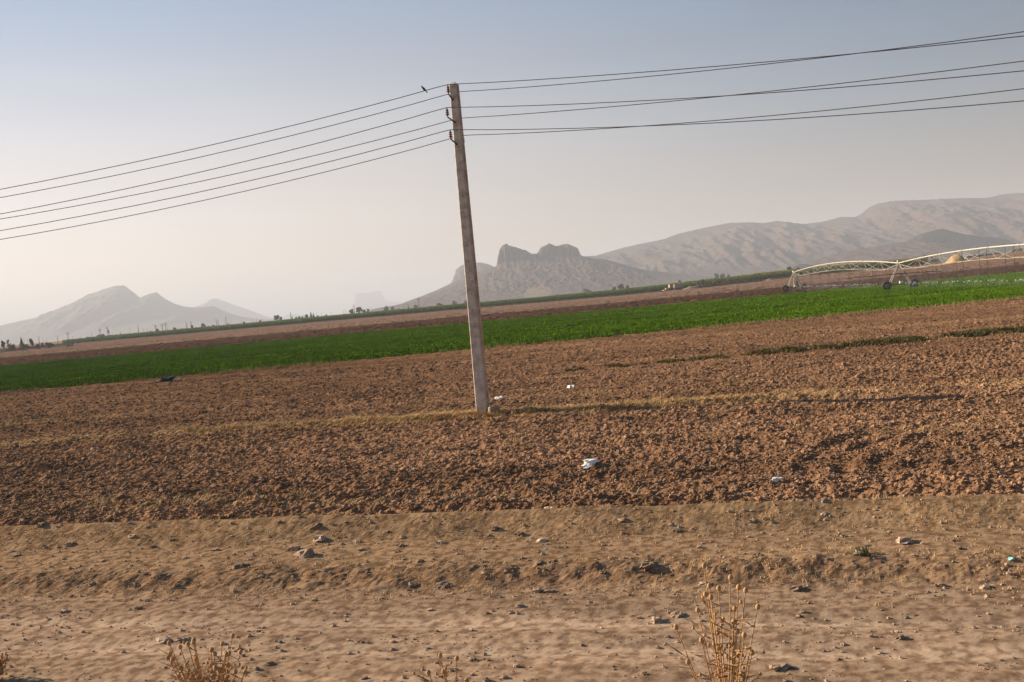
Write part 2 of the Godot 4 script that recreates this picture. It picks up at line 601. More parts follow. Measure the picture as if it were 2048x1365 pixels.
func materials() -> void:
	var soil_tex := grain(0.02, 31, 0.72, 1.12, 0.06)
	var soil_n := bumps(0.03, 32, 6.0)
	M.soil = textured(mat(Color.WHITE, 0.97), soil_tex, 0.55, soil_n, 0.16)
	M.soil.vertex_color_use_as_albedo = true
	M.field_soil = textured(mat(Color.WHITE, 0.97), soil_tex, 0.55, soil_n, 2.0)
	M.field_soil.vertex_color_use_as_albedo = true
	M.far_soil = textured(mat(Color.WHITE, 0.97), grain(0.05, 33, 0.7, 1.15, 0.04), 0.045)
	M.far_soil.vertex_color_use_as_albedo = true
	for k in [M.soil, M.far_soil, M.field_soil]: k.specular_mode = BaseMaterial3D.SPECULAR_DISABLED
	M.plain = textured(mat(Color(0.30, 0.235, 0.165), 0.97), soil_tex, 0.004)
	M.stuff = mat(Color.WHITE, 0.95)
	M.stuff.vertex_color_use_as_albedo = true
	M.leaf = mat(Color.WHITE, 0.7)
	M.leaf.specular_mode = BaseMaterial3D.SPECULAR_DISABLED
	M.leaf.roughness = 0.9
	M.leaf.vertex_color_use_as_albedo = true
	M.leaf.backlight = Color(0.4, 0.45, 0.12)
	M.mountain = textured(mat(Color(0.118, 0.08, 0.07), 0.95), grain(0.05, 41, 0.5, 1.2, 0.08), 0.004)
	M.mountain.uv1_scale = Vector3(0.003, 0.022, 0.003)
	M.concrete = textured(mat(Color(0.58, 0.52, 0.465), 0.92), grain(0.02, 51, 0.82, 1.08, 0.05), 0.35, bumps(0.08, 52, 4.0), 0.6)
	M.porcelain = mat(Color(0.16, 0.075, 0.05), 0.3)
	M.dark_steel = mat(Color(0.09, 0.075, 0.065), 0.6, 0.4)
	M.wire = mat(Color(0.06, 0.055, 0.055), 0.6, 0.2)
	M.hole = mat(Color(0.03, 0.025, 0.02), 1.0)
	M.galvanised = textured(mat(Color(0.60, 0.575, 0.51), 0.6, 0.1), grain(0.05, 53, 0.8, 1.05, 0.05), 0.6)
	M.strut = mat(Color(0.36, 0.33, 0.275), 0.7, 0.1)
	M.rubber = mat(Color(0.085, 0.07, 0.055), 0.95)
	M.rim = mat(Color(0.26, 0.21, 0.155), 0.8, 0.1)
	M.white_paint = mat(Color(0.75, 0.73, 0.68), 0.6)
	M.green_paint = mat(Color(0.08, 0.22, 0.16), 0.6)
	M.hose = mat(Color(0.05, 0.045, 0.04), 0.7)
	M.water = mat(Color(0.86, 0.88, 0.9), 0.35)
	M.white_plastic = mat(Color(0.78, 0.76, 0.72), 0.6)
	M.blue_plastic = mat(Color(0.02, 0.045, 0.085), 0.6)
	M.orange_plastic = mat(Color(0.75, 0.28, 0.12), 0.6)
	M.mint_plastic = mat(Color(0.30, 0.62, 0.55), 0.6)
	M.stone = textured(mat(Color(0.40, 0.295, 0.21), 0.95), grain(0.05, 55, 0.7, 1.1, 0.05), 3.0)
	M.pale_stone = textured(mat(Color(0.52, 0.40, 0.30), 0.95), grain(0.05, 56, 0.75, 1.1, 0.05), 3.0)
	M.dark_stone = textured(mat(Color(0.25, 0.18, 0.13), 0.95), grain(0.05, 57, 0.75, 1.1, 0.05), 3.0)
	M.sand = textured(mat(Color(0.62, 0.40, 0.16), 0.95), grain(0.03, 58, 0.75, 1.1, 0.05), 0.4)
	M.shaded_mud = textured(mat(Color(0.17, 0.125, 0.09), 0.95), grain(0.03, 60, 0.7, 1.1, 0.05), 0.5)  # mud darkened so the wall carries its shaded side in its colour
	M.mud = textured(mat(Color(0.30, 0.22, 0.16), 0.95), grain(0.03, 59, 0.7, 1.1, 0.05), 0.5)
	M.bark = mat(Color(0.16, 0.12, 0.09), 0.95)
	M.timber = mat(Color(0.20, 0.165, 0.14), 0.95)
	M.feather = mat(Color(0.04, 0.037, 0.035), 0.8)
	M.feather_pale = mat(Color(0.25, 0.22, 0.2), 0.8)

func land() -> void:
	# the plain, one sheet to the horizon; it dips under the nearer fields
	var st := tool()
	st.set_smooth_group(1)
	var radii := [0.0, 40.0, 90.0, 150.0, 230.0, 320.0, 420.0, 520.0, 640.0, 800.0, 1100.0, 1600.0, 2500.0, 4500.0, 8000.0, 13000.0]
	var nseg := 96
	var pos := func(i: int, k: int) -> Vector3:
		var a := TAU * k / nseg
		var x: float = sin(a) * radii[i]
		var z: float = -cos(a) * radii[i]
		var y: float = rise(x, z) if z < -100.0 else 0.0
		return Vector3(x, y - (0.62 if radii[i] < 430.0 else 0.3), z)
	for i in radii.size() - 1:
		for k in nseg:
			quad(st, pos.call(i, k), pos.call(i + 1, k), pos.call(i + 1, k + 1), pos.call(i, k + 1))
	st.index()
	st.generate_normals()
	tag(put("ground", st.commit(), M.plain), "flat dry plain reaching to the mountains", "", "", "structure")

	var road := near_ground([[5.6, 9.85, 0.034, 0.03]])
	tag(put("dirt_road", road, M.soil), "bare dirt track with pale wheel ruts along the bottom of the view", "", "", "structure")
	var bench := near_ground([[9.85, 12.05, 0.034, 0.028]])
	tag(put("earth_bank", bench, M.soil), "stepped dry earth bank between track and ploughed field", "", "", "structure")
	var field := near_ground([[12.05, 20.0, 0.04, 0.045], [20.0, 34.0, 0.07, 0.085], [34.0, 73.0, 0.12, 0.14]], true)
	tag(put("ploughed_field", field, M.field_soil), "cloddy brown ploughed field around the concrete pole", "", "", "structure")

	var green_soil := func(x: float, z: float) -> Color:
		var k := 1.0 + 0.25 * n_big.get_noise_2d(x * 0.6, z * 0.6)
		return Color(0.034, 0.042, 0.012) * k
	tag(put("crop_field", far_field(green_edge, far_edge, 260, 90, green_soil, 0.03, 0.0), M.far_soil), "soil of the bright green crop field", "", "", "structure")
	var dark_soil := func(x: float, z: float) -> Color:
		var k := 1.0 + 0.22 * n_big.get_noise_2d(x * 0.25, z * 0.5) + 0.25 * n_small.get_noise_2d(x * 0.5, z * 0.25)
		return Color(0.122, 0.067, 0.042) * k * lerpf(0.8, 1.0, smoothstep(-120.0, 20.0, x))  # dimming towards the left imitates backlit shade in the soil colour
	tag(put("dark_field", far_field(far_edge, pale_edge, 420, 70, dark_soil, 0.19, -0.06), M.far_soil), "strip of dark brown tilled soil beyond the green crop", "", "", "structure")
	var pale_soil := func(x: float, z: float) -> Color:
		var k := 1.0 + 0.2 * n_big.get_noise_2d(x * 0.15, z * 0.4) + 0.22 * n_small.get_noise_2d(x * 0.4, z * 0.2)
		return Color(0.29, 0.178, 0.12) * k * lerpf(0.72, 1.0, smoothstep(-230.0, 20.0, x))  # left end darkened, with shade against the sun put into the colour
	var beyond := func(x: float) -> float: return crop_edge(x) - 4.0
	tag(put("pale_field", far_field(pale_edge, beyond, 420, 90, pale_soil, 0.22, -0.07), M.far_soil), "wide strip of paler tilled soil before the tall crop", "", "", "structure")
	# the right-hand end of the plain beyond the crop is bare too
	var right_soil := func(x: float, z: float) -> Color:
		return Color(0.27, 0.165, 0.105) * (1.0 + 0.2 * n_big.get_noise_2d(x * 0.1, z * 0.3))
	var far2 := func(x: float) -> float: return -1150.0
	tag(put("far_field", far_field(beyond, far2, 160, 40, right_soil, 0.1, 0.0), M.far_soil), "bare brown land behind the tall crop", "", "", "structure")

func mountains() -> void:
	var left := [Vector2(-3100, 20), Vector2(-2700, 48), Vector2(-2400, 62), Vector2(-2245, 75), Vector2(-2217, 89), Vector2(-2139, 99), Vector2(-2069, 107), Vector2(-2007, 113), Vector2(-1962, 133), Vector2(-1918, 154), Vector2(-1883, 171), Vector2(-1839, 190), Vector2(-1810, 193), Vector2(-1775, 205), Vector2(-1719, 214), Vector2(-1684, 213), Vector2(-1666, 197), Vector2(-1639, 173), Vector2(-1634, 157), Vector2(-1620, 146), Vector2(-1600, 159), Vector2(-1571, 167), Vector2(-1540, 170), Vector2(-1534, 160), Vector2(-1506, 135), Vector2(-1473, 114), Vector2(-1432, 97), Vector2(-1400, 90), Vector2(-1345, 88), Vector2(-1309, 89), Vector2(-1284, 80), Vector2(-1250, 57), Vector2(-1210, 38), Vector2(-1143, 19), Vector2(-1012, -2)]
	mountain("mountain", "hazy blue-grey mountain with a notched twin summit", left, 4400, 900, 9.0, 60, 0.1, 260.0, 1.15, M.mountain, [], 3)
	var left2 := [Vector2(-2260, 60), Vector2(-2181, 113), Vector2(-2128, 142), Vector2(-2101, 175), Vector2(-2085, 186), Vector2(-2050, 190), Vector2(-1992, 165), Vector2(-1918, 129), Vector2(-1814, 84), Vector2(-1730, 43), Vector2(-1662, 11), Vector2(-1600, -4)]
	mountain("mountain", "paler far peak with a long even right-hand slope", left2, 7000, 700, 10.0, 30, 0.08, 240.0, 1.1, M.mountain, [], 4)
	var hill := [Vector2(-2100, -4), Vector2(-1998, 2), Vector2(-1928, 20), Vector2(-1888, 37), Vector2(-1844, 42), Vector2(-1790, 31), Vector2(-1739, 20), Vector2(-1613, 3), Vector2(-1442, -4)]
	mountain("hill", "very faint low hill behind the dark roadside trees", hill, 8500, 400, 12.0, 16, 0.05, 240.0, 1.1, M.mountain, [], 5)
	var butte := [Vector2(-1760, -3), Vector2(-1645, 0), Vector2(-1568, 69), Vector2(-1542, 102), Vector2(-1524, 199), Vector2(-1429, 188), Vector2(-1355, 199), Vector2(-1269, 199), Vector2(-1253, 162), Vector2(-1240, 106), Vector2(-1204, 85), Vector2(-1085, 72), Vector2(-889, 14), Vector2(-800, -4)]
	mountain("butte", "flat-topped butte almost lost in the haze", butte, 10000, 500, 8.0, 30, 0.04, 200.0, 1.0, M.mountain, [], 6)
	var back := [Vector2(-250, -3), Vector2(-205, 19), Vector2(-178, 56), Vector2(-154, 84), Vector2(-150, 104), Vector2(-135, 115), Vector2(-116, 121), Vector2(-73, 120), Vector2(-54, 114), Vector2(-37, 106), Vector2(-3, 84), Vector2(69, 40), Vector2(150, 5)]
	mountain("hill", "rounded hazy hill behind the concrete pole", back, 3000, 300, 4.0, 40, 0.06, 90.0, 1.1, M.mountain, [], 7)
	var skirt := [Vector2(-290, -4), Vector2(-237, 9), Vector2(-209, 18), Vector2(-182, 25), Vector2(-152, 34), Vector2(-124, 44), Vector2(-97, 53), Vector2(-70, 62), Vector2(-46, 69), Vector2(-19, 74), Vector2(10, 76), Vector2(58, 84), Vector2(106, 82), Vector2(162, 80), Vector2(173, 77), Vector2(188, 71), Vector2(208, 69), Vector2(228, 62), Vector2(250, 54), Vector2(282, 42), Vector2(314, 34), Vector2(347, 29), Vector2(380, 22), Vector2(406, 16), Vector2(448, 8), Vector2(520, -3)]
	var crag := [Vector2(-20, 60), Vector2(-17, 82), Vector2(-14, 94), Vector2(-9, 109), Vector2(-2, 116), Vector2(2, 118), Vector2(3, 121), Vector2(6, 118), Vector2(11, 116), Vector2(33, 107), Vector2(46, 102), Vector2(58, 93), Vector2(68, 93), Vector2(72, 97), Vector2(76, 103), Vector2(81, 107), Vector2(90, 109), Vector2(95, 112), Vector2(103, 109), Vector2(109, 105), Vector2(123, 107), Vector2(135, 108), Vector2(143, 104), Vector2(155, 97), Vector2(158, 88), Vector2(165, 70)]
	mountain("rocky_hill", "broad hill crowned by two sheer rock towers", skirt, 2100, 420, 2.6, 130, 0.065, 110.0, 1.2, M.mountain, crag, 8)
	var right := [Vector2(60, 40), Vector2(164, 92), Vector2(241, 111), Vector2(275, 110), Vector2(313, 118), Vector2(362, 127), Vector2(409, 133), Vector2(456, 138), Vector2(484, 142), Vector2(524, 153), Vector2(579, 161), Vector2(629, 167), Vector2(685, 172), Vector2(750, 168), Vector2(782, 163), Vector2(828, 166), Vector2(860, 158), Vector2(908, 149), Vector2(958, 151), Vector2(1020, 161), Vector2(1058, 156), Vector2(1081, 165), Vector2(1103, 181), Vector2(1132, 191), Vector2(1177, 195), Vector2(1270, 190), Vector2(1379, 185), Vector2(1462, 179), Vector2(1500, 185), Vector2(1545, 186), Vector2(1571, 183), Vector2(1724, 180), Vector2(1950, 168), Vector2(2300, 150)]
	mountain("mountain", "long rugged mountain range with pinkish gullied slopes", right, 3000, 900, 4.2, 190, 0.2, 300.0, 1.1, M.mountain, [], 9)

	var scarp := [Vector2(763, 31), Vector2(789, 41), Vector2(811, 53), Vector2(829, 60), Vector2(848, 63), Vector2(870, 67), Vector2(884, 62), Vector2(912, 52), Vector2(960, 42), Vector2(999, 33), Vector2(1016, 23), Vector2(1051, 14), Vector2(1091, 5)]
	mountain("hill", "dark shaded scarp low in front of the rugged range", scarp, 1980, 46, 2.2, 34, 0.1, 50.0, 1.0, M.mountain, [], 12)
	var spur := [Vector2(548, 21), Vector2(586, 27), Vector2(633, 36), Vector2(680, 39), Vector2(728, 44), Vector2(774, 44), Vector2(802, 35), Vector2(820, 25), Vector2(838, 14), Vector2(851, 7)]
	mountain("hill", "pale sunlit foothill below the dark scarp", spur, 1860, 300, 2.6, 80, 0.16, 70.0, 1.2, M.mountain, [], 13)

func crops() -> void:
	var rng := RandomNumberGenerator.new()
	rng.seed = 5
	# the short green crop: tufts, with bare wheel lines left in it
	var tufts := [blades(rng, 16, 0.07, 0.15, 0.011, 0.24, 0.9), blades(rng, 16, 0.06, 0.14, 0.012, 0.26, 1.1)]
	var where := [[], []]
	var tint := [[], []]
	for i in 130000:
		var d := 54.0 * exp(rng.randf() * log(190.0 / 54.0))
		d = lerpf(d, 54.0 + rng.randf() * 120.0, 0.45)
		var x := rng.randf_range(-0.72, 0.72) * d
		var z := -d
		var e0 := green_edge(x) + 0.5 * n_mid.get_noise_2d(x * 0.6, 2.0) + 0.6 * n_big.get_noise_2d(x * 1.5, 2.0)
		var e1 := far_edge(x) + 0.7 * n_mid.get_noise_2d(x * 0.4, 7.0)
		if z > e0 or z < e1: continue
		var skip := false
		for k in [-25.5, -43.0, -60.0]:
			var off = z - (green_edge(x) + k)
			if absf(off - 0.4 * n_big.get_noise_2d(x * 0.3, k)) < 1.5 + 0.5 * n_mid.get_noise_2d(x * 0.2, k): skip = true
		if skip: continue
		var thin := n_mid.get_noise_2d(x * 0.35, z * 0.35)
		if thin < -0.42 and rng.randf() < 0.6: continue
		var s := rng.randf_range(0.8, 1.35) * (1.0 + 0.45 * n_mid.get_noise_2d(x * 0.35, z * 0.8)) * (0.9 + (d - 54.0) / 220.0)
		var k2 := i % 2
		where[k2].append(Transform3D(Basis(Vector3.UP, rng.randf() * TAU).scaled(Vector3(s * 1.25, s, s * 1.25)), Vector3(x, rise(x, z), z)))
		var t := 1.0 + 0.2 * n_big.get_noise_2d(x * 0.7, z) + rng.randf_range(-0.12, 0.12)
		tint[k2].append(Color(0.105 * t, 0.195 * t, 0.006 * t))
	for k in 2:
		tag(scatter("green_crop", tufts[k], M.leaf, where[k], tint[k]), "short bright green crop growing in a long band" if k == 0 else "young leaves mixed through the bright green crop band", "crop", "", "stuff")

	# the tall crop far off: low on the left, higher to the right
	var st := tool()
	st.set_smooth_group(-1)
	for i in 16:
		var a := rng.randf() * TAU
		var y0 := rng.randf_range(0.1, 0.85)
		var dir := Vector3(cos(a), 0, sin(a))
		var side := Vector3(-dir.z, 0, dir.x) * 0.06
		var l := rng.randf_range(0.3, 0.55)
		var p0 := Vector3(0, y0, 0)
		var p1 := dir * l * 0.5 + Vector3(0, y0 + 0.16, 0)
		var p2 := dir * l + Vector3(0, y0 + 0.04, 0)
		var k := lerpf(0.25, 2.1, y0 * y0)  # shaded lower leaves and sunlit tops painted into the leaf colour
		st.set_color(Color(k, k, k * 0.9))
		quad(st, p0 - side * 0.5, p1 - side, p1 + side, p0 + side * 0.5)
		st.add_vertex(p1 - side); st.add_vertex(p2); st.add_vertex(p1 + side)
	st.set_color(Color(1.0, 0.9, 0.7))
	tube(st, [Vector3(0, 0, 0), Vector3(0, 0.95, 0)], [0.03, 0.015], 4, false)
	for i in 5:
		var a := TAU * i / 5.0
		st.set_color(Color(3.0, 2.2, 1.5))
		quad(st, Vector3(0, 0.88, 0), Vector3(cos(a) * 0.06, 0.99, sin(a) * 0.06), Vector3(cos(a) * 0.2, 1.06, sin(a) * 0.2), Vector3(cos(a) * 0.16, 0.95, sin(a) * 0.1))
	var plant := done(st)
	var w2 := []
	var t2 := []
	for row in 62:
		var deep := row * 0.8 if row < 12 else 9.6 + pow(row - 11.0, 1.75) * 0.75
		var gap := 0.62 if row < 6 else (1.1 if row < 14 else 3.0 + (row - 14) * 0.18)
		var x := -205.0 - deep * 0.4
		while x < 190.0 + deep * 0.36:
			x += gap * rng.randf_range(0.7, 1.3)
			var z := crop_edge(x) - deep + rng.randf_range(-0.3, 0.3) * gap
			var a := x / -z
			var wave := n_big.get_noise_2d(x * 0.5, 1.0)
			var hgt := lerpf(1.9, 2.35, smoothstep(-0.35, 0.0, a)) + 0.6 * smoothstep(0.0, 0.25, a)
			hgt *= rng.randf_range(0.86, 1.1) * (1.0 + 0.08 * wave)
			if a > 0.418 + 0.004 * wave: continue
			if a < -0.405 and row < 3: continue
			if deep > 330.0 and a > -0.12: continue
			var wide := maxf(gap, 1.25) * rng.randf_range(0.9, 1.3)
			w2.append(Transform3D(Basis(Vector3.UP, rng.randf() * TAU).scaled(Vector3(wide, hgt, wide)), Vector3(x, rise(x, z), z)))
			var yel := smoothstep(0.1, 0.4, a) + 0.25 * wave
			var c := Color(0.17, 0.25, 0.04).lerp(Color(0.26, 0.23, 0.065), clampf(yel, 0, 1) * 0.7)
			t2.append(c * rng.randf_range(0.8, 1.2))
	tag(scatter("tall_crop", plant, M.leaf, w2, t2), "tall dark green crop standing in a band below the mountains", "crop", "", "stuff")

func pole_and_wires() -> void:
	var base := Vector3(-0.84, 0.0, -23.94)
	var turn := -deg_to_rad(17.0)
	var pole := thing("utility_pole", "tall tapered concrete pole with three insulators on its near side", "utility pole", base, turn)
	var h := 8.03
	var st := tool()
	# tapered shaft: two flanges and a web set back between them, seen from the side as a channel
	var wid := func(y: float) -> float: return lerpf(0.275, 0.185, (y + 0.4) / (h + 0.4))
	st.set_smooth_group(-1)
	var levels := [-0.4, 2.0, 4.0, 6.0, h - 0.08]
	for i in levels.size() - 1:
		var y0: float = levels[i]
		var y1: float = levels[i + 1]
		var a := []
		for y in [y0, y1]:
			var w: float = wid.call(y) * 0.5
			var dp := w * 1.12
			var e := 0.018
			var fl := dp * 0.45
			var ring := [Vector3(-w + e, y, dp), Vector3(w - e, y, dp), Vector3(w, y, dp - e), Vector3(w, y, dp - fl), Vector3(w - 0.035, y, dp - fl - 0.02), Vector3(w - 0.035, y, -dp + fl + 0.02), Vector3(w, y, -dp + fl), Vector3(w, y, -dp + e), Vector3(w - e, y, -dp),
				Vector3(-w + e, y, -dp), Vector3(-w, y, -dp + e), Vector3(-w, y, -dp + fl), Vector3(-w + 0.035, y, -dp + fl + 0.02), Vector3(-w + 0.035, y, dp - fl - 0.02), Vector3(-w, y, dp - fl), Vector3(-w, y, dp - e)]
			a.append(ring)
		for k in 16:
			var k2 := (k + 1) % 16
			quad(st, a[0][k], a[1][k], a[1][k2], a[0][k2])
		if i == levels.size() - 2:
			for k in 16:
				st.add_vertex(a[1][k]); st.add_vertex(Vector3(0, h, 0)); st.add_vertex(a[1][(k + 1) % 16])
	put("shaft", done(st), M.concrete, pole)
	for i in 14:
		var y := 0.35 + i * 0.56
		var w: float = wid.call(y)
		var b := tool()
		box(b, Vector3(w * 0.5 - 0.012, y, 0), Vector3(0.036, 0.05, w * 0.56))
		put("batten", done(b), M.concrete, pole)
	for i in 18:
		var y := 1.0 + i * 0.39
		var b := tool()
		var w: float = wid.call(y) * 0.56
		tube(b, [Vector3(0.012 * (i % 2), y, w - 0.01), Vector3(0.012 * (i % 2), y, w + 0.004)], 0.012, 8)
		put("bolt_hole", done(b), M.hole, pole)
	# brackets and insulators: three towards us, three behind
	var ins := tool()
	lathe(ins, [Vector2(0.0, 0.0), Vector2(0.022, 0.0), Vector2(0.024, 0.02), Vector2(0.05, 0.028), Vector2(0.046, 0.045), Vector2(0.022, 0.052), Vector2(0.021, 0.068), Vector2(0.046, 0.076), Vector2(0.042, 0.092), Vector2(0.02, 0.1), Vector2(0.02, 0.114), Vector2(0.04, 0.122), Vector2(0.036, 0.138), Vector2(0.018, 0.146), Vector2(0.016, 0.165), Vector2(0.02, 0.172), Vector2(0.0, 0.18)], Vector3.ZERO)
	var ins_mesh := done(ins)
	var tops := [[Vector3(-0.97, 7.87, -23.5), 0], [Vector3(-1.04, 7.34, -23.5), 1], [Vector3(-1.01, 6.82, -23.5), 2], [Vector3(-0.82, 7.89, -24.5), 0], [Vector3(-0.81, 7.25, -24.5), 1], [Vector3(-0.76, 6.83, -24.5), 2]]
	var inv := pole.transform.affine_inverse()
	for k in tops.size():
		var top: Vector3 = inv * tops[k][0]
		var foot := top - Vector3(0, 0.19, 0)
		var z0 := 0.1 if k < 3 else -0.1
		var start := Vector3(-0.03 if k < 3 else 0.0, foot.y - 0.1, z0)
		var b := tool()
		tube(b, [start, start.lerp(foot, 0.5) + Vector3(0, -0.012, 0), foot - Vector3(0, 0.03, 0), foot + Vector3(0, 0.004, 0)], [0.019, 0.018, 0.016, 0.014], 8)
		var br := put("bracket", done(b), M.dark_steel, pole)
		var clampb := tool()
		cut_box(clampb, Vector3(start.x, start.y, z0 * 1.1), Vector3(0.05, 0.05, 0.02), 0.006)
		put("clamp_plate", done(clampb), M.dark_steel, br)
		var it := put("insulator", ins_mesh, M.porcelain, pole)
		it.position = foot
	# the six conductors: a span to the left and one to the right of each insulator
	var coef := [[-0.1507, 0.0024, -0.1748, 0.0039], [-0.1658, 0.0033, -0.1863, 0.0045], [-0.1679, 0.0036, -0.1763, 0.0047], [-0.1344, 0.0028, -0.1787, 0.0042], [-0.1202, 0.0025, -0.1723, 0.0045], [-0.1363, 0.0034, -0.1812, 0.0047]]
	var names := ["top wire of the near row, running over the pole's front insulator", "middle wire of the near row, on the pole's second front insulator", "lowest wire of the near row, on the pole's third front insulator", "top wire of the far row, passing behind the pole head", "middle wire of the far row, passing behind the pole", "lowest wire of all, passing behind the pole below the others"]
	for k in 6:
		var a: Vector3 = tops[k][0]
		var c: Array = coef[k]
		var pts := []
		var dl := Vector3(-1, 0, -0.04).normalized()
		var dr := Vector3(0.838, 0, 0.545).normalized()
		for i in range(36, 0, -1):
			var s := i * 1.1
			pts.append(a + dl * s + Vector3(0, c[2] * s + c[3] * s * s, 0))
		pts.append(a + dl * 0.25 + Vector3(0, c[2] * 0.25 + 0.006, 0))
		pts.append(a)
		pts.append(a + dr * 0.25 + Vector3(0, c[0] * 0.25 + 0.006, 0))
		for i in range(1, 37):
			var s := i * 1.1
			pts.append(a + dr * s + Vector3(0, c[0] * s + c[1] * s * s, 0))
		var w := tool()
		tube(w, pts, 0.0085, 6, false)
		tag(put("overhead_wire", done(w), M.wire), "thin dark " + names[k], "wire", "overhead wires carried by the pole")
	# bird on the top wire
	var bird := thing("bird", "small dark bird perched on the top wire beside the pole", "bird", Vector3(-1.53, 7.785, -23.52), 0.35)
	var body := tool()
	var axis := Vector3(-0.62, 0.78, 0.0).normalized()
	lathe(body, [Vector2(0.0, -0.105), Vector2(0.02, -0.085), Vector2(0.038, -0.04), Vector2(0.046, 0.01), Vector2(0.04, 0.055), Vector2(0.029, 0.08), Vector2(0.031, 0.1), Vector2(0.031, 0.118), Vector2(0.02, 0.137), Vector2(0.007, 0.145), Vector2(0.0, 0.165)], Vector3(-0.01, 0.06, 0), axis, 10)
	put("body", done(body), M.feather, bird)
	var tail := tool()
	var bb := Basis(Vector3(0, 0, 1), 0.67)
	cut_box(tail, Vector3(0.085, -0.045, 0), Vector3(0.035, 0.12, 0.012), 0.004, Basis(Vector3(0, 0, 1), 0.72))
	put("tail", done(tail), M.feather, bird)
	for s in [-1.0, 1.0]:
		var wing := tool()
		lathe(wing, [Vector2(0.0, -0.11), Vector2(0.012, -0.06), Vector2(0.02, 0.0), Vector2(0.014, 0.05), Vector2(0.0, 0.07)], Vector3(0.004, 0.062, 0.036 * s), axis, 7)
		put("wing", done(wing), M.feather, bird)
		var leg := tool()
		tube(leg, [Vector3(0.0, 0.03, 0.014 * s), Vector3(0.004, 0.0, 0.012 * s)], 0.003, 5)
		put("leg", done(leg), M.feather_pale, bird)
	var beak := tool()
	tube(beak, [Vector3(-0.1, 0.172, 0), Vector3(-0.135, 0.172, 0)], [0.007, 0.001], 6)
	put("beak", done(beak), M.feather_pale, bird)
	bird.scale = Vector3(0.6, 0.6, 0.85)
	# concrete block at the pole's foot
	var blk := tool()
	cut_box(blk, Vector3(0, 0.06, 0), Vector3(0.26, 0.2, 0.22), 0.025)
	var bo := put("concrete_block", done(blk), M.stone)
	bo.position = Vector3(-0.58, ground_at(-0.58, -23.7), -23.72)
	bo.rotation.y = 0.3
	tag(bo, "short grey concrete block lying against the pole's foot", "concrete block")

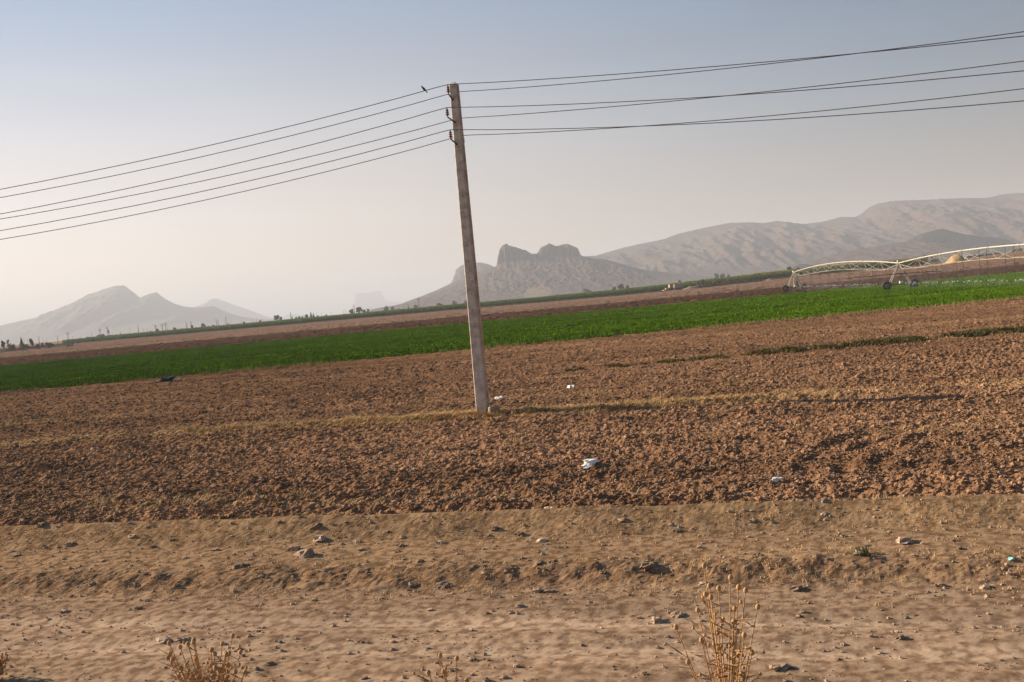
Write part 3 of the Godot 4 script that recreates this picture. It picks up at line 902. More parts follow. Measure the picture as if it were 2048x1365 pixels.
func irrigator() -> void:
	var t1 := Vector3(47.3, 0.0, -164.3)
	var t2 := Vector3(43.6, 0.0, -110.7)
	var t3 := Vector3(40.2, 0.0, -62.0)
	var m := thing("pivot_irrigator", "long wheeled centre-pivot irrigation machine of pale pipe and trusses", "irrigation machine")
	var tops := [Vector3(t1.x, 3.0, t1.z), Vector3(t2.x, 2.92, t2.z), Vector3(t3.x, 2.75, t3.z)]
	for s in 2:
		var a: Vector3 = tops[s]
		var b: Vector3 = tops[s + 1]
		var bow := 0.82 if s == 0 else 0.72
		var at := func(t: float) -> Vector3: return a.lerp(b, t) + Vector3(0, bow * 4.0 * t * (1.0 - t), 0)
		var side := (b - a).cross(Vector3.UP).normalized()
		var pts := []
		for i in 25: pts.append(at.call(i / 24.0))
		var st := tool()
		tube(st, pts, 0.066, 10)
		var pipe := put("span_pipe", done(st), M.galvanised, m)
		for i in range(1, 8):
			var fl := tool()
			var q: Vector3 = at.call(i / 8.0)
			var dir: Vector3 = (at.call(i / 8.0 + 0.01) - q).normalized()
			tube(fl, [q - dir * 0.04, q + dir * 0.04], 0.12, 10)
			put("flange", done(fl), M.galvanised, pipe)
		# truss: low points hang under the pipe on either side and are joined by rods
		var n := 8
		var lows := [[], []]
		for i in n:
			var t := (i + 0.5) / n
			var q: Vector3 = at.call(t)
			for k in 2:
				var sg := -1.0 if k == 0 else 1.0
				lows[k].append(q + side * 0.62 * sg - Vector3(0, 1.0 if i > 0 and i < n - 1 else 0.85, 0))
		for k in 2:
			var chain: Array = [a - Vector3(0, 0.12, 0)] + lows[k] + [b - Vector3(0, 0.12, 0)]
			for i in chain.size() - 1:
				var rod := tool()
				tube(rod, [chain[i], chain[i + 1]], 0.022, 6)
				put("truss_rod", done(rod), M.strut, m)
			for i in n:
				for e in [-0.5, 0.5]:
					var rod := tool()
					tube(rod, [at.call((i + 0.5 + e) / n) - Vector3(0, 0.08, 0), lows[k][i]], 0.02, 6)
					put("truss_strut", done(rod), M.strut, m)
		for i in n:
			var rod := tool()
			tube(rod, [lows[0][i], lows[1][i]], 0.022, 6)
			put("cross_bar", done(rod), M.strut, m)
		# drop hoses with a sprinkler at the end of each
		var nh := 20 if s == 0 else 18
		for i in range(1, nh):
			var t := float(i) / nh
			var q: Vector3 = at.call(t)
			var low := 0.62 + 0.06 * sin(i * 2.3)
			var ho := tool()
			var off: Vector3 = side * (0.1 if i % 2 else -0.1)
			tube(ho, [q + Vector3(0, 0.09, 0), q + off + Vector3(0, 0.16, 0), q + off * 2.2 + Vector3(0, -0.05, 0), Vector3(q.x + off.x * 2.2, low + 0.1, q.z + off.z * 2.2)], 0.016, 5)
			var hp := put("drop_hose", done(ho), M.hose, m)
			var hd := tool()
			lathe(hd, [Vector2(0.0, 0.0), Vector2(0.05, 0.005), Vector2(0.05, 0.02), Vector2(0.02, 0.05), Vector2(0.02, 0.12), Vector2(0.0, 0.13)], Vector3(q.x + off.x * 2.2, low - 0.02, q.z + off.z * 2.2), Vector3.UP, 8)
			put("sprinkler_head", done(hd), M.white_plastic, hp)
	# towers
	for k in 3:
		var t: Vector3 = [t1, t2, t3][k]
		var top: Vector3 = tops[k]
		var r := 0.52
		var half := 1.55
		for s in [-1.0, 1.0]:
			for e in [-0.28, 0.28]:
				var lg := tool()
				tube(lg, [top + Vector3(0.08 * s, -0.1, e * 0.5), t + Vector3(s * (half - 0.42), 0.72, e)], 0.055, 6)
				put("tower_leg", done(lg), M.strut, m)
			var wc := t + Vector3(s * half, r, 0.1)
			var ty := tool()
			var ring := []
			for i in 25:
				var a := TAU * i / 24.0
				ring.append(wc + Vector3(cos(a) * (r - 0.13), sin(a) * (r - 0.13), 0))
			tube(ty, ring, 0.14, 8, false)
			var tyre := put("wheel", done(ty), M.rubber, m)
			var lugs := tool()
			for i in 18:
				var a := TAU * i / 18.0
				box(lugs, wc + Vector3(cos(a) * r, sin(a) * r, 0.05 * (1 if i % 2 else -1)), Vector3(0.05, 0.06, 0.16), Basis(Vector3(0, 0, 1), a) * Basis(Vector3(1, 0, 0), 0.4))
			put("tread", done(lugs), M.rubber, tyre)
			var rim := tool()
			lathe(rim, [Vector2(0.0, 0.07), Vector2(0.1, 0.07), Vector2(0.12, 0.03), Vector2(0.26, 0.03), Vector2(0.3, 0.09), Vector2(0.32, 0.09), Vector2(0.32, -0.09), Vector2(0.3, -0.09), Vector2(0.12, -0.03), Vector2(0.0, -0.05)], wc, Vector3(0, 0, 1), 16)
			put("rim", done(rim), M.rim, tyre)
			var gb := tool()
			cut_box(gb, wc + Vector3(-s * 0.1, 0.0, -0.25), Vector3(0.3, 0.32, 0.24), 0.03)
			put("gearbox", done(gb), M.dark_steel, m)
		var beam := tool()
		tube(beam, [t + Vector3(-half + 0.2, 0.58, -0.22), t + Vector3(half - 0.2, 0.58, -0.22)], 0.06, 8)
		put("base_beam", done(beam), M.dark_steel, m)
		var brace := tool()
		tube(brace, [t + Vector3(-0.72, 1.7, 0.0), t + Vector3(0.72, 1.7, 0.0)], 0.03, 6)
		put("tower_brace", done(brace), M.strut, m)
		var mb := tool()
		cut_box(mb, t + Vector3(0.15, 0.78, -0.1), Vector3(0.34, 0.26, 0.26), 0.03)
		put("motor_box", done(mb), M.white_paint, m)
		var jb := tool()
		cut_box(jb, top + Vector3(0, 0.16, 0), Vector3(0.3, 0.34, 0.26), 0.03)
		put("joint_box", done(jb), M.white_paint if k == 0 else M.galvanised, m)
		if k == 0:
			var cb := tool()
			cut_box(cb, t + Vector3(0.35, 1.15, 0.15), Vector3(0.5, 0.72, 0.3), 0.03)
			put("control_box", done(cb), M.green_paint, m)
			var dp := tool()
			tube(dp, [top, t + Vector3(-0.25, 0.5, 0.2)], 0.03, 6)
			put("drain_pipe", done(dp), M.galvanised, m)
		if k > 0:   # a spray boom held out level beside the tower
			var bm := tool()
			var y := 1.72 if k == 1 else 1.95
			var x0 := -6.1 if k == 1 else -7.6
			var x1 := 4.6 if k == 1 else 3.0
			tube(bm, [t + Vector3(x0, y, 0.3), t + Vector3(0, y + 0.03, 0.3), t + Vector3(x1, y - 0.1, 0.3)], [0.03, 0.045, 0.035], 6)
			var boom := put("spray_boom", done(bm), M.dark_steel if k == 1 else M.galvanised, m)
			var tip := tool()
			tube(tip, [t + Vector3(x1 - 0.05, y - 0.1, 0.3), t + Vector3(x1 + 0.75, y - 0.13, 0.3)], 0.055, 6)
			put("boom_tip", done(tip), M.white_plastic, boom)
			var stay := tool()
			tube(stay, [top, t + Vector3(x1 * 0.7, y - 0.05, 0.3)], 0.012, 5)
			put("boom_stay", done(stay), M.wire, boom)
	# water: each sprinkler that is running throws a burst of drops
	var rng := RandomNumberGenerator.new()
	rng.seed = 77
	var bursts := []
	for v in 3:
		var st := tool()
		st.set_smooth_group(-1)
		for i in 90:
			var a := rng.randf() * TAU
			var el := rng.randf_range(-0.2, 1.25)
			var t := pow(rng.randf(), 0.8)
			var sp := rng.randf_range(0.5, 1.0)
			var dir := Vector3(cos(a) * cos(el), sin(el), sin(a) * cos(el)) * sp
			var p := dir * t - Vector3(0, 0.85 * t * t, 0)
			if p.y < -0.5: continue
			var tang := (dir - Vector3(0, 1.7 * t, 0)).normalized() * rng.randf_range(0.02, 0.07)
			var r := rng.randf_range(0.006, 0.014) * (1.25 - 0.6 * t)
			var f := frame_of(tang.normalized())
			var b: Array = [f[0] * r, (f[1] * 0.87 - f[0] * 0.5) * r, (-f[1] * 0.87 - f[0] * 0.5) * r]
			for k in 3:
				var k2 := (k + 1) % 3
				st.add_vertex(p - tang); st.add_vertex(p + b[k]); st.add_vertex(p + b[k2])
				st.add_vertex(p + tang); st.add_vertex(p + b[k2]); st.add_vertex(p + b[k])
		bursts.append(done(st))
	var count := 0
	for s in 2:
		var nh := 20 if s == 0 else 18
		var idx := range(2, nh - 1) if s == 0 else range(1, 13)
		for i in idx:
			if s == 0 and i % 6 == 5: continue
			var t := float(i) / nh
			var q: Vector3 = tops[s].lerp(tops[s + 1], t)
			var o := put("water_spray", bursts[(i * 7 + s) % 3], M.water)
			o.position = Vector3(q.x + (0.2 if i % 2 else -0.2), 0.66, q.z)
			o.rotation.y = i * 1.7
			o.scale = Vector3.ONE * (0.8 + 0.18 * sin(i * 3.1))
			var lab := "white water burst under the far span of the irrigation machine, %s from the end wheels" % ORD[count] if s == 0 else "white water burst under the near irrigation span, %s from the middle wheels" % ORD[i - 1]
			count = count + 1 if s == 0 else count
			tag(o, lab, "water spray", "water bursts from the irrigation sprinklers")

func far_things() -> void:
	var rng := RandomNumberGenerator.new()
	rng.seed = 9
	# trees and shrubs along the foot of the mountains: kind, x, z, height, width
	var list := [["d", -173.3, -340.0, 3.8, 1.5], ["p", -176.6, -350.0, 4.0, 1.4], ["c", -167.0, -340.0, 3.8, 2.0], ["d", -166.0, -345.0, 3.5, 1.9], ["s", -172.9, -345.0, 2.7, 2.1], ["s", -168.0, -345.0, 2.3, 2.1], ["s", -165.6, -350.0, 2.2, 2.5], ["s", -166.7, -360.0, 1.9, 2.9], ["s", -220.7, -520.0, 3.0, 3.1], ["b", -217.6, -520.0, 2.3, 3.1], ["d", -287.9, -700.0, 3.4, 6.7], ["p", -316.2, -800.0, 2.8, 2.4], ["p", -312.9, -800.0, 3.7, 1.6], ["s", -252.5, -700.0, 3.4, 2.8], ["d", -247.8, -700.0, 3.9, 3.2], ["d", -269.3, -800.0, 4.1, 3.2], ["s", -264.2, -800.0, 3.0, 2.8], ["d", -255.2, -800.0, 4.6, 2.8], ["s", -252.9, -800.0, 3.2, 2.8], ["d", -215.5, -700.0, 4.8, 3.9], ["s", -242.0, -800.0, 3.1, 2.4], ["d", -238.0, -800.0, 3.3, 3.2], ["d", -225.9, -800.0, 3.4, 1.6], ["d", -199.8, -750.0, 3.7, 2.3], ["d", -200.2, -800.0, 4.0, 2.4], ["d", -175.2, -750.0, 6.2, 5.7], ["d", -172.1, -750.0, 4.8, 3.0], ["c", -174.5, -800.0, 4.7, 2.0], ["d", -175.3, -820.0, 3.7, 2.5], ["d", -172.8, -820.0, 4.0, 2.9], ["d", -170.3, -820.0, 4.0, 2.5], ["d", -166.9, -820.0, 5.0, 3.7], ["c", -163.1, -820.0, 6.1, 3.3], ["c", -161.1, -820.0, 5.3, 2.9], ["s", -158.3, -820.0, 4.0, 2.5], ["s", -156.2, -850.0, 4.0, 3.0],
		["d", -110.6, -700.0, 5.9, 3.9], ["d", -105.3, -700.0, 6.5, 6.0], ["d", -101.6, -700.0, 4.6, 2.8], ["b", -101.8, -720.0, 6.2, 3.3], ["b", -88.4, -720.0, 6.1, 5.1], ["p", -85.3, -730.0, 5.4, 3.7], ["s", -83.2, -760.0, 3.9, 3.4], ["c", -76.6, -760.0, 5.2, 1.5], ["b", -70.8, -760.0, 5.1, 6.1], ["d", -55.5, -800.0, 4.7, 5.2], ["b", -40.2, -740.0, 5.8, 5.2], ["b", -31.3, -740.0, 5.0, 4.1], ["s", 44.8, -900.0, 4.8, 2.3], ["b", 71.5, -900.0, 6.7, 11.3], ["d", 85.4, -800.0, 5.3, 4.8], ["d", 90.8, -800.0, 7.3, 5.6], ["d", 96.3, -800.0, 5.4, 3.6], ["d", 138.3, -800.0, 5.7, 3.2], ["s", 142.6, -800.0, 4.8, 5.6], ["y", 81.2, -420.0, 3.6, 3.8], ["y", 87.6, -420.0, 3.1, 2.7], ["y", 92.0, -420.0, 2.8, 2.3], ["d", 199.9, -950.0, 9.4, 5.7], ["d", 205.5, -950.0, 8.1, 5.7], ["d", 211.2, -950.0, 6.8, 3.8], ["d", 170.3, -600.0, 5.6, 4.5], ["d", 175.1, -600.0, 4.8, 4.2], ["s", 166.0, -600.0, 3.8, 2.7], ["y", 185.8, -520.0, 3.9, 3.4], ["d", 242.4, -620.0, 3.9, 3.7], ["d", 269.3, -640.0, 5.0, 4.5], ["s", 264.4, -640.0, 4.2, 5.8], ["d", 274.1, -640.0, 3.6, 2.6], ["s", 357.7, -700.0, 3.1, 3.9], ["s", 362.3, -700.0, 3.0, 3.9]]
	var kinds := {"d": ["tree", "leafy", Color(0.055, 0.075, 0.032), "dark leafy tree"], "b": ["tree", "open", Color(0.105, 0.09, 0.05), "brownish open-crowned tree"], "p": ["tree", "open", Color(0.12, 0.115, 0.075), "pale thin-leaved tree"], "c": ["conical_tree", "conical", Color(0.05, 0.068, 0.034), "narrow pointed tree"], "s": ["shrub", "shrub", Color(0.08, 0.085, 0.045), "low grey-green shrub"], "y": ["shrub", "shrub", Color(0.15, 0.115, 0.045), "yellowish bush"]}
	var protos := {}
	for k in kinds:
		protos[k] = []
		for v in 3: protos[k].append(tree_proto(kinds[k][1], 100 + v * 17 + k.unicode_at(0)))
		var lm := mat(kinds[k][2], 0.8)
		lm.vertex_color_use_as_albedo = true
		lm.backlight = Color(0.2, 0.2, 0.1)
		M["leaf_" + k] = lm
	list.sort_custom(func(a, b): return a[1] / -a[2] < b[1] / -b[2])
	var seen := {}
	var i := 0
	for t in list:
		var k: Array = kinds[t[0]]
		var n: int = seen.get(t[0], 0)
		seen[t[0]] = n + 1
		var o := thing(k[0], "%s at the foot of the mountains, %s of its kind from the left" % [k[3], ORD[n]], "tree" if k[0] != "shrub" else "shrub", Vector3(t[1], rise(t[1], t[2]) - (0.32 if t[2] < -470.0 else 0.05), t[2]), rng.randf() * TAU, "trees and shrubs along the far plain")
		var pr: Array = protos[t[0]][i % 3]
		o.scale = Vector3(t[4] * 1.12, t[3] * 1.06 + 0.3, t[4] * 1.12)
		put("trunk" if k[0] != "shrub" else "stem", pr[0], M.bark, o)
		put("crown" if k[0] != "shrub" else "foliage", pr[1], M["leaf_" + t[0]], o)
		i += 1
	# poles on the plain: kind, x, z, height
	var poles := [["s", -381.0, -780.0, 6.4], ["s", -378.3, -780.0, 5.4], ["p", -265.1, -560.0, 5.5], ["s", -365.9, -780.0, 4.3], ["s", -363.2, -780.0, 4.1], ["p", -254.6, -560.0, 4.6], ["x", -248.7, -560.0, 5.9], ["s", -342.9, -780.0, 4.2], ["s", -336.4, -780.0, 4.1], ["s", -327.6, -780.0, 5.8], ["x", -230.5, -560.0, 6.4], ["x", -226.3, -560.0, 7.1], ["p", -225.4, -560.0, 5.7], ["s", -297.7, -780.0, 6.5], ["p", -208.9, -560.0, 6.8], ["s", -286.8, -780.0, 5.6], ["s", -283.8, -780.0, 5.3], ["x", -199.1, -560.0, 5.7], ["x", -195.3, -560.0, 6.1], ["x", -193.4, -560.0, 6.5], ["s", -268.0, -780.0, 5.3], ["p", -181.8, -560.0, 5.9], ["s", -252.2, -780.0, 5.7], ["p", -179.1, -560.0, 6.2], ["p", -164.8, -560.0, 6.3], ["p", -163.8, -560.0, 5.5], ["s", -222.9, -780.0, 5.5], ["p", -159.3, -560.0, 7.1], ["s", -218.4, -780.0, 5.6], ["s", -209.9, -780.0, 4.7], ["s", -201.2, -780.0, 5.5], ["s", -198.1, -780.0, 5.7], ["s", -193.1, -780.0, 4.8], ["p", -122.8, -560.0, 6.4], ["s", -150.7, -780.0, 5.0], ["s", -147.0, -780.0, 5.2], ["s", -139.2, -780.0, 5.0], ["s", -129.6, -780.0, 5.8], ["s", -128.0, -780.0, 6.5], ["p", -86.9, -560.0, 7.2], ["s", -108.1, -780.0, 6.1], ["s", -106.8, -780.0, 6.0], ["s", -82.7, -780.0, 5.8], ["x", -50.3, -560.0, 7.7], ["s", -37.5, -780.0, 5.5]]
	poles.sort_custom(func(a, b): return a[1] / -a[2] < b[1] / -b[2])
	var pn := {}
	for p in poles:
		var n: int = pn.get(p[0], 0)
		pn[p[0]] = n + 1
		var word: String = {"s": "thin pale pole beyond the tall crop", "p": "dark bare utility pole in the crop", "x": "dark utility pole with a crossarm"}[p[0]]
		var o := thing("far_pole", "%s, %s of its kind from the left" % [word, ORD[n]], "utility pole", Vector3(p[1], -0.32, p[2]), 0.25, "utility poles on the far plain")
		var st := tool()
		var r := 0.11 if p[0] == "s" else 0.17
		tube(st, [Vector3.ZERO, Vector3(0, p[3] * 0.5, 0), Vector3(0.02, p[3] + 0.32, 0)], [r * 1.2, r, r * 0.75], 7)
		put("shaft", done(st), M.timber, o)
		if p[0] == "x":
			for y in [p[3] + 0.1, p[3] - 0.7]:
				var a := tool()
				box(a, Vector3(0, y, 0.12), Vector3(1.9, 0.16, 0.14))
				put("crossarm", done(a), M.timber, o)
		if n == 2 and p[0] == "x":
			var a := tool()
			lathe(a, [Vector2(0, 0), Vector2(0.4, 0.02), Vector2(0.42, 1.1), Vector2(0, 1.16)], Vector3(0.5, p[3] - 2.9, 0), Vector3.UP, 10)
			put("transformer", done(a), M.dark_steel, o)
	# low dry scrub on the bare ground at the far left
	var scrub := blades(rng, 26, 0.25, 0.9, 0.05, 0.6, 1.1)
	var sw := []
	var sc := []
	for k in 1500:
		var z := -300.0 - 190.0 * sqrt(rng.randf())
		var x := z * rng.randf_range(0.44, 0.66)
		if n_big.get_noise_2d(x * 0.3, z * 0.6) < rng.randf_range(-0.5, 0.25): continue
		var g := rng.randf_range(0.7, 1.2)
		sw.append(Transform3D(Basis(Vector3.UP, rng.randf() * TAU).scaled(Vector3(1.6, 0.9, 1.6) * rng.randf_range(0.5, 1.2)), Vector3(x, -0.1, z)))
		sc.append(Color(0.12 * g, 0.098 * g, 0.055 * g))
	tag(scatter("scrub", scrub, M.stuff, sw, sc), "low brown scrub covering the bare ground at the far left", "scrub", "", "stuff")
	# field machine parked by the crop
	var tr := thing("tractor", "old tan tractor with a box trailer parked before the crop", "tractor", Vector3(69.6, rise(69.6, -423.0), -423.0), 0.25)
	var tan_paint := mat(Color(0.52, 0.36, 0.24), 0.7)
	var dark := mat(Color(0.10, 0.085, 0.07), 0.8)
	var s := tool()
	cut_box(s, Vector3(-2.0, 1.0, 0), Vector3(1.8, 0.65, 0.85), 0.1)
	put("bonnet", done(s), tan_paint, tr)
	s = tool()
	cut_box(s, Vector3(-0.5, 1.9, 0), Vector3(1.4, 1.5, 1.4), 0.1)
	var cab := put("cab", done(s), tan_paint, tr)
	s = tool()
	cut_box(s, Vector3(-0.5, 2.15, 0.69), Vector3(1.0, 0.7, 0.06), 0.02)
	put("window", done(s), dark, cab)
	for w in [[-2.6, 0.42], [-0.4, 0.75], [2.4, 0.5], [3.9, 0.5]]:
		for z in [-0.75, 0.75]:
			s = tool()
			var c := Vector3(w[0], w[1], z)
			lathe(s, [Vector2(0.0, -0.15), Vector2(w[1] * 0.85, -0.18), Vector2(w[1], -0.1), Vector2(w[1], 0.1), Vector2(w[1] * 0.85, 0.18), Vector2(w[1] * 0.4, 0.1), Vector2(0.0, 0.12)], c, Vector3(0, 0, 1), 16)
			put("wheel", done(s), M.rubber, tr)
	s = tool()
	cut_box(s, Vector3(3.0, 1.7, 0), Vector3(3.6, 1.5, 1.9), 0.06)
	var trailer := put("trailer_box", done(s), mat(Color(0.27, 0.2, 0.15), 0.8), tr)
	s = tool()
	tube(s, [Vector3(0.2, 0.7, 0), Vector3(1.3, 0.95, 0)], 0.07, 6)
	put("tow_bar", done(s), dark, trailer)
	s = tool()
	cut_box(s, Vector3(-3.2, 0.45, 0), Vector3(1.6, 0.25, 2.0), 0.05, Basis(Vector3(0, 0, 1), 0.08))
	put("front_blade", done(s), tan_paint, tr)
	# earth mound and the low wall that runs on from it
	var nz := noise(0.35, 61, 3)
	var mound := func(called: String, label: String, c: Vector3, rx: float, rz: float, hh: float, m: Material, cat: String) -> void:
		var st := tool()
		st.set_smooth_group(1)
		var f := func(i: int, j: int) -> Vector3:
			var a := TAU * (i % 28) / 28.0
			var r := j / 9.0
			var y := hh * pow(cos(r * PI * 0.5), 1.15) * (1.0 + 0.3 * nz.get_noise_2d(c.x + cos(a) * r * 6.0, c.z + sin(a) * r * 6.0))
			var k := 1.0 + 0.2 * nz.get_noise_2d(cos(a) * 5.0 + c.x, sin(a) * 5.0)
			return Vector3(cos(a) * r * rx * k, y - 0.08, sin(a) * r * rz * k)
		for j in 9:
			for i2 in 28:
				quad(st, f.call(i2, j), f.call(i2, j + 1), f.call(i2 + 1, j + 1), f.call(i2 + 1, j))
		st.index()
		st.generate_normals()
		var o := put(called, st.commit(), m)
		o.position = c
		tag(o, label, cat)
	mound.call("earth_mound", "low brown heap of earth between tractor and mud wall", Vector3(74.5, rise(74.5, -401.0), -401.0), 4.2, 2.2, 1.2, M.mud, "earth mound")
	mound.call("sand_pile", "steep golden pile of sand seen through the irrigation truss", Vector3(178.6, rise(178.6, -395.0) - 0.05, -395.0), 4.4, 3.6, 3.0, M.sand, "sand pile")
	mound.call("earth_mound", "small flat heap of earth at the far end of the mud wall", Vector3(105.6, rise(105.6, -400.0), -400.0), 2.6, 1.6, 0.7, M.mud, "earth mound")
	var wall := thing("mud_wall", "low uneven mud wall along the edge of the crop", "wall", Vector3(0, 0, 0))
	for k in 21:
		var x := 77.0 + k * 1.25
		var z := -400.0 + 0.4 * sin(k * 0.9)
		var hh := (1.25 if k < 16 else 0.9) * rng.randf_range(0.88, 1.1)
		var st := tool()
		cut_box(st, Vector3(x, rise(x, z) + hh * 0.5 - 0.1, z), Vector3(1.22, hh, 0.7), 0.08, Basis(Vector3(0, 0, 1), rng.randf_range(-0.03, 0.05)))
		put("wall_block", done(st), M.shaded_mud, wall)
	# buildings far behind
	var bld := func(label: String, c: Vector3, l: float, hh: float, turn: float) -> void:
		var o := thing("shed", label, "shed", c, turn)
		var st := tool()
		cut_box(st, Vector3(0, hh * 0.5, 0), Vector3(l, hh, 6.0), 0.05)
		put("wall", done(st), mat(Color(0.55, 0.52, 0.47), 0.8), o)
		st = tool()
		st.set_smooth_group(-1)
		for sg in [-1.0, 1.0]:
			box(st, Vector3(0, hh + 0.28, sg * 1.6), Vector3(l + 0.5, 0.1, 3.4), Basis(Vector3(1, 0, 0), sg * 0.16))
		put("roof", done(st), M.white_paint, o)
		for k in 6:
			st = tool()
			box(st, Vector3(-l * 0.42 + k * l * 0.17, hh * 0.55, 3.02), Vector3(l * 0.06, hh * 0.34, 0.06))
			put("window", done(st), mat(Color(0.12, 0.12, 0.12), 0.4), o)
	bld.call("long low white-roofed shed in front of the dark tree clump", Vector3(190.8, rise(190.8, -900.0), -900.0), 21.0, 3.4, 0.0)
	bld.call("small pale shed far off beyond the sand pile", Vector3(299.0, rise(299.0, -640.0), -640.0), 7.5, 1.5, 0.0)
	# dark hedges that close the view on the right
	for hdg in [[246.0, -585.0, 18.0, 2.2, "dark hedge line left of the small pale shed"], [276.0, -585.0, 30.0, 1.9, "dark hedge line running in front of the small pale shed"]]:
		var st := tool()
		var lobes := []
		var nl := int(hdg[2] / 1.2)
		for k in nl: lobes.append([Vector3((k / float(nl) - 0.5) * hdg[2], hdg[3] * 0.5 + rng.randf_range(-0.1, 0.25), rng.randf_range(-0.4, 0.4)), Vector3(1.0, hdg[3] * 0.5, 0.7)])
		leaf_cloud(rng, st, lobes, nl * 60, 0.28)
		var o := put("hedge", done(st), M.leaf_d)
		o.position = Vector3(hdg[0], rise(hdg[0], hdg[1]) - 0.2, hdg[1])
		tag(o, hdg[4], "hedge")

	# fine mist drifting from the sprinklers
	for k in 2:
		var mist := FogVolume.new()
		mist.name = numbered("water_mist")
		mist.shape = RenderingServer.FOG_VOLUME_SHAPE_ELLIPSOID
		mist.size = Vector3(7.0, 2.4, 46.0)
		var mm := FogMaterial.new()
		mm.density = 0.0022
		mm.albedo = Color(0.96, 0.97, 0.99)
		mist.material = mm
		mist.position = Vector3(45.4 - 3.4 * k, 0.8, -138.0 + 50.0 * k)
		add_child(mist)
		tag(mist, "thin mist of water under the %s span of the irrigation machine" % ["far", "near"][k], "mist", "", "stuff")
	# dust hanging where something drives at the foot of the rocky hill
	var dust := FogVolume.new()
	dust.name = "dust_cloud"
	dust.shape = RenderingServer.FOG_VOLUME_SHAPE_ELLIPSOID
	dust.size = Vector3(46.0, 26.0, 40.0)
	var dm := FogMaterial.new()
	dm.density = 0.007
	dm.albedo = Color(0.95, 0.82, 0.68)
	dust.material = dm
	dust.position = Vector3(46.0, 6.0, -1500.0)
	add_child(dust)
	tag(dust, "pale tan dust hanging at the foot of the rocky hill", "dust", "", "stuff")

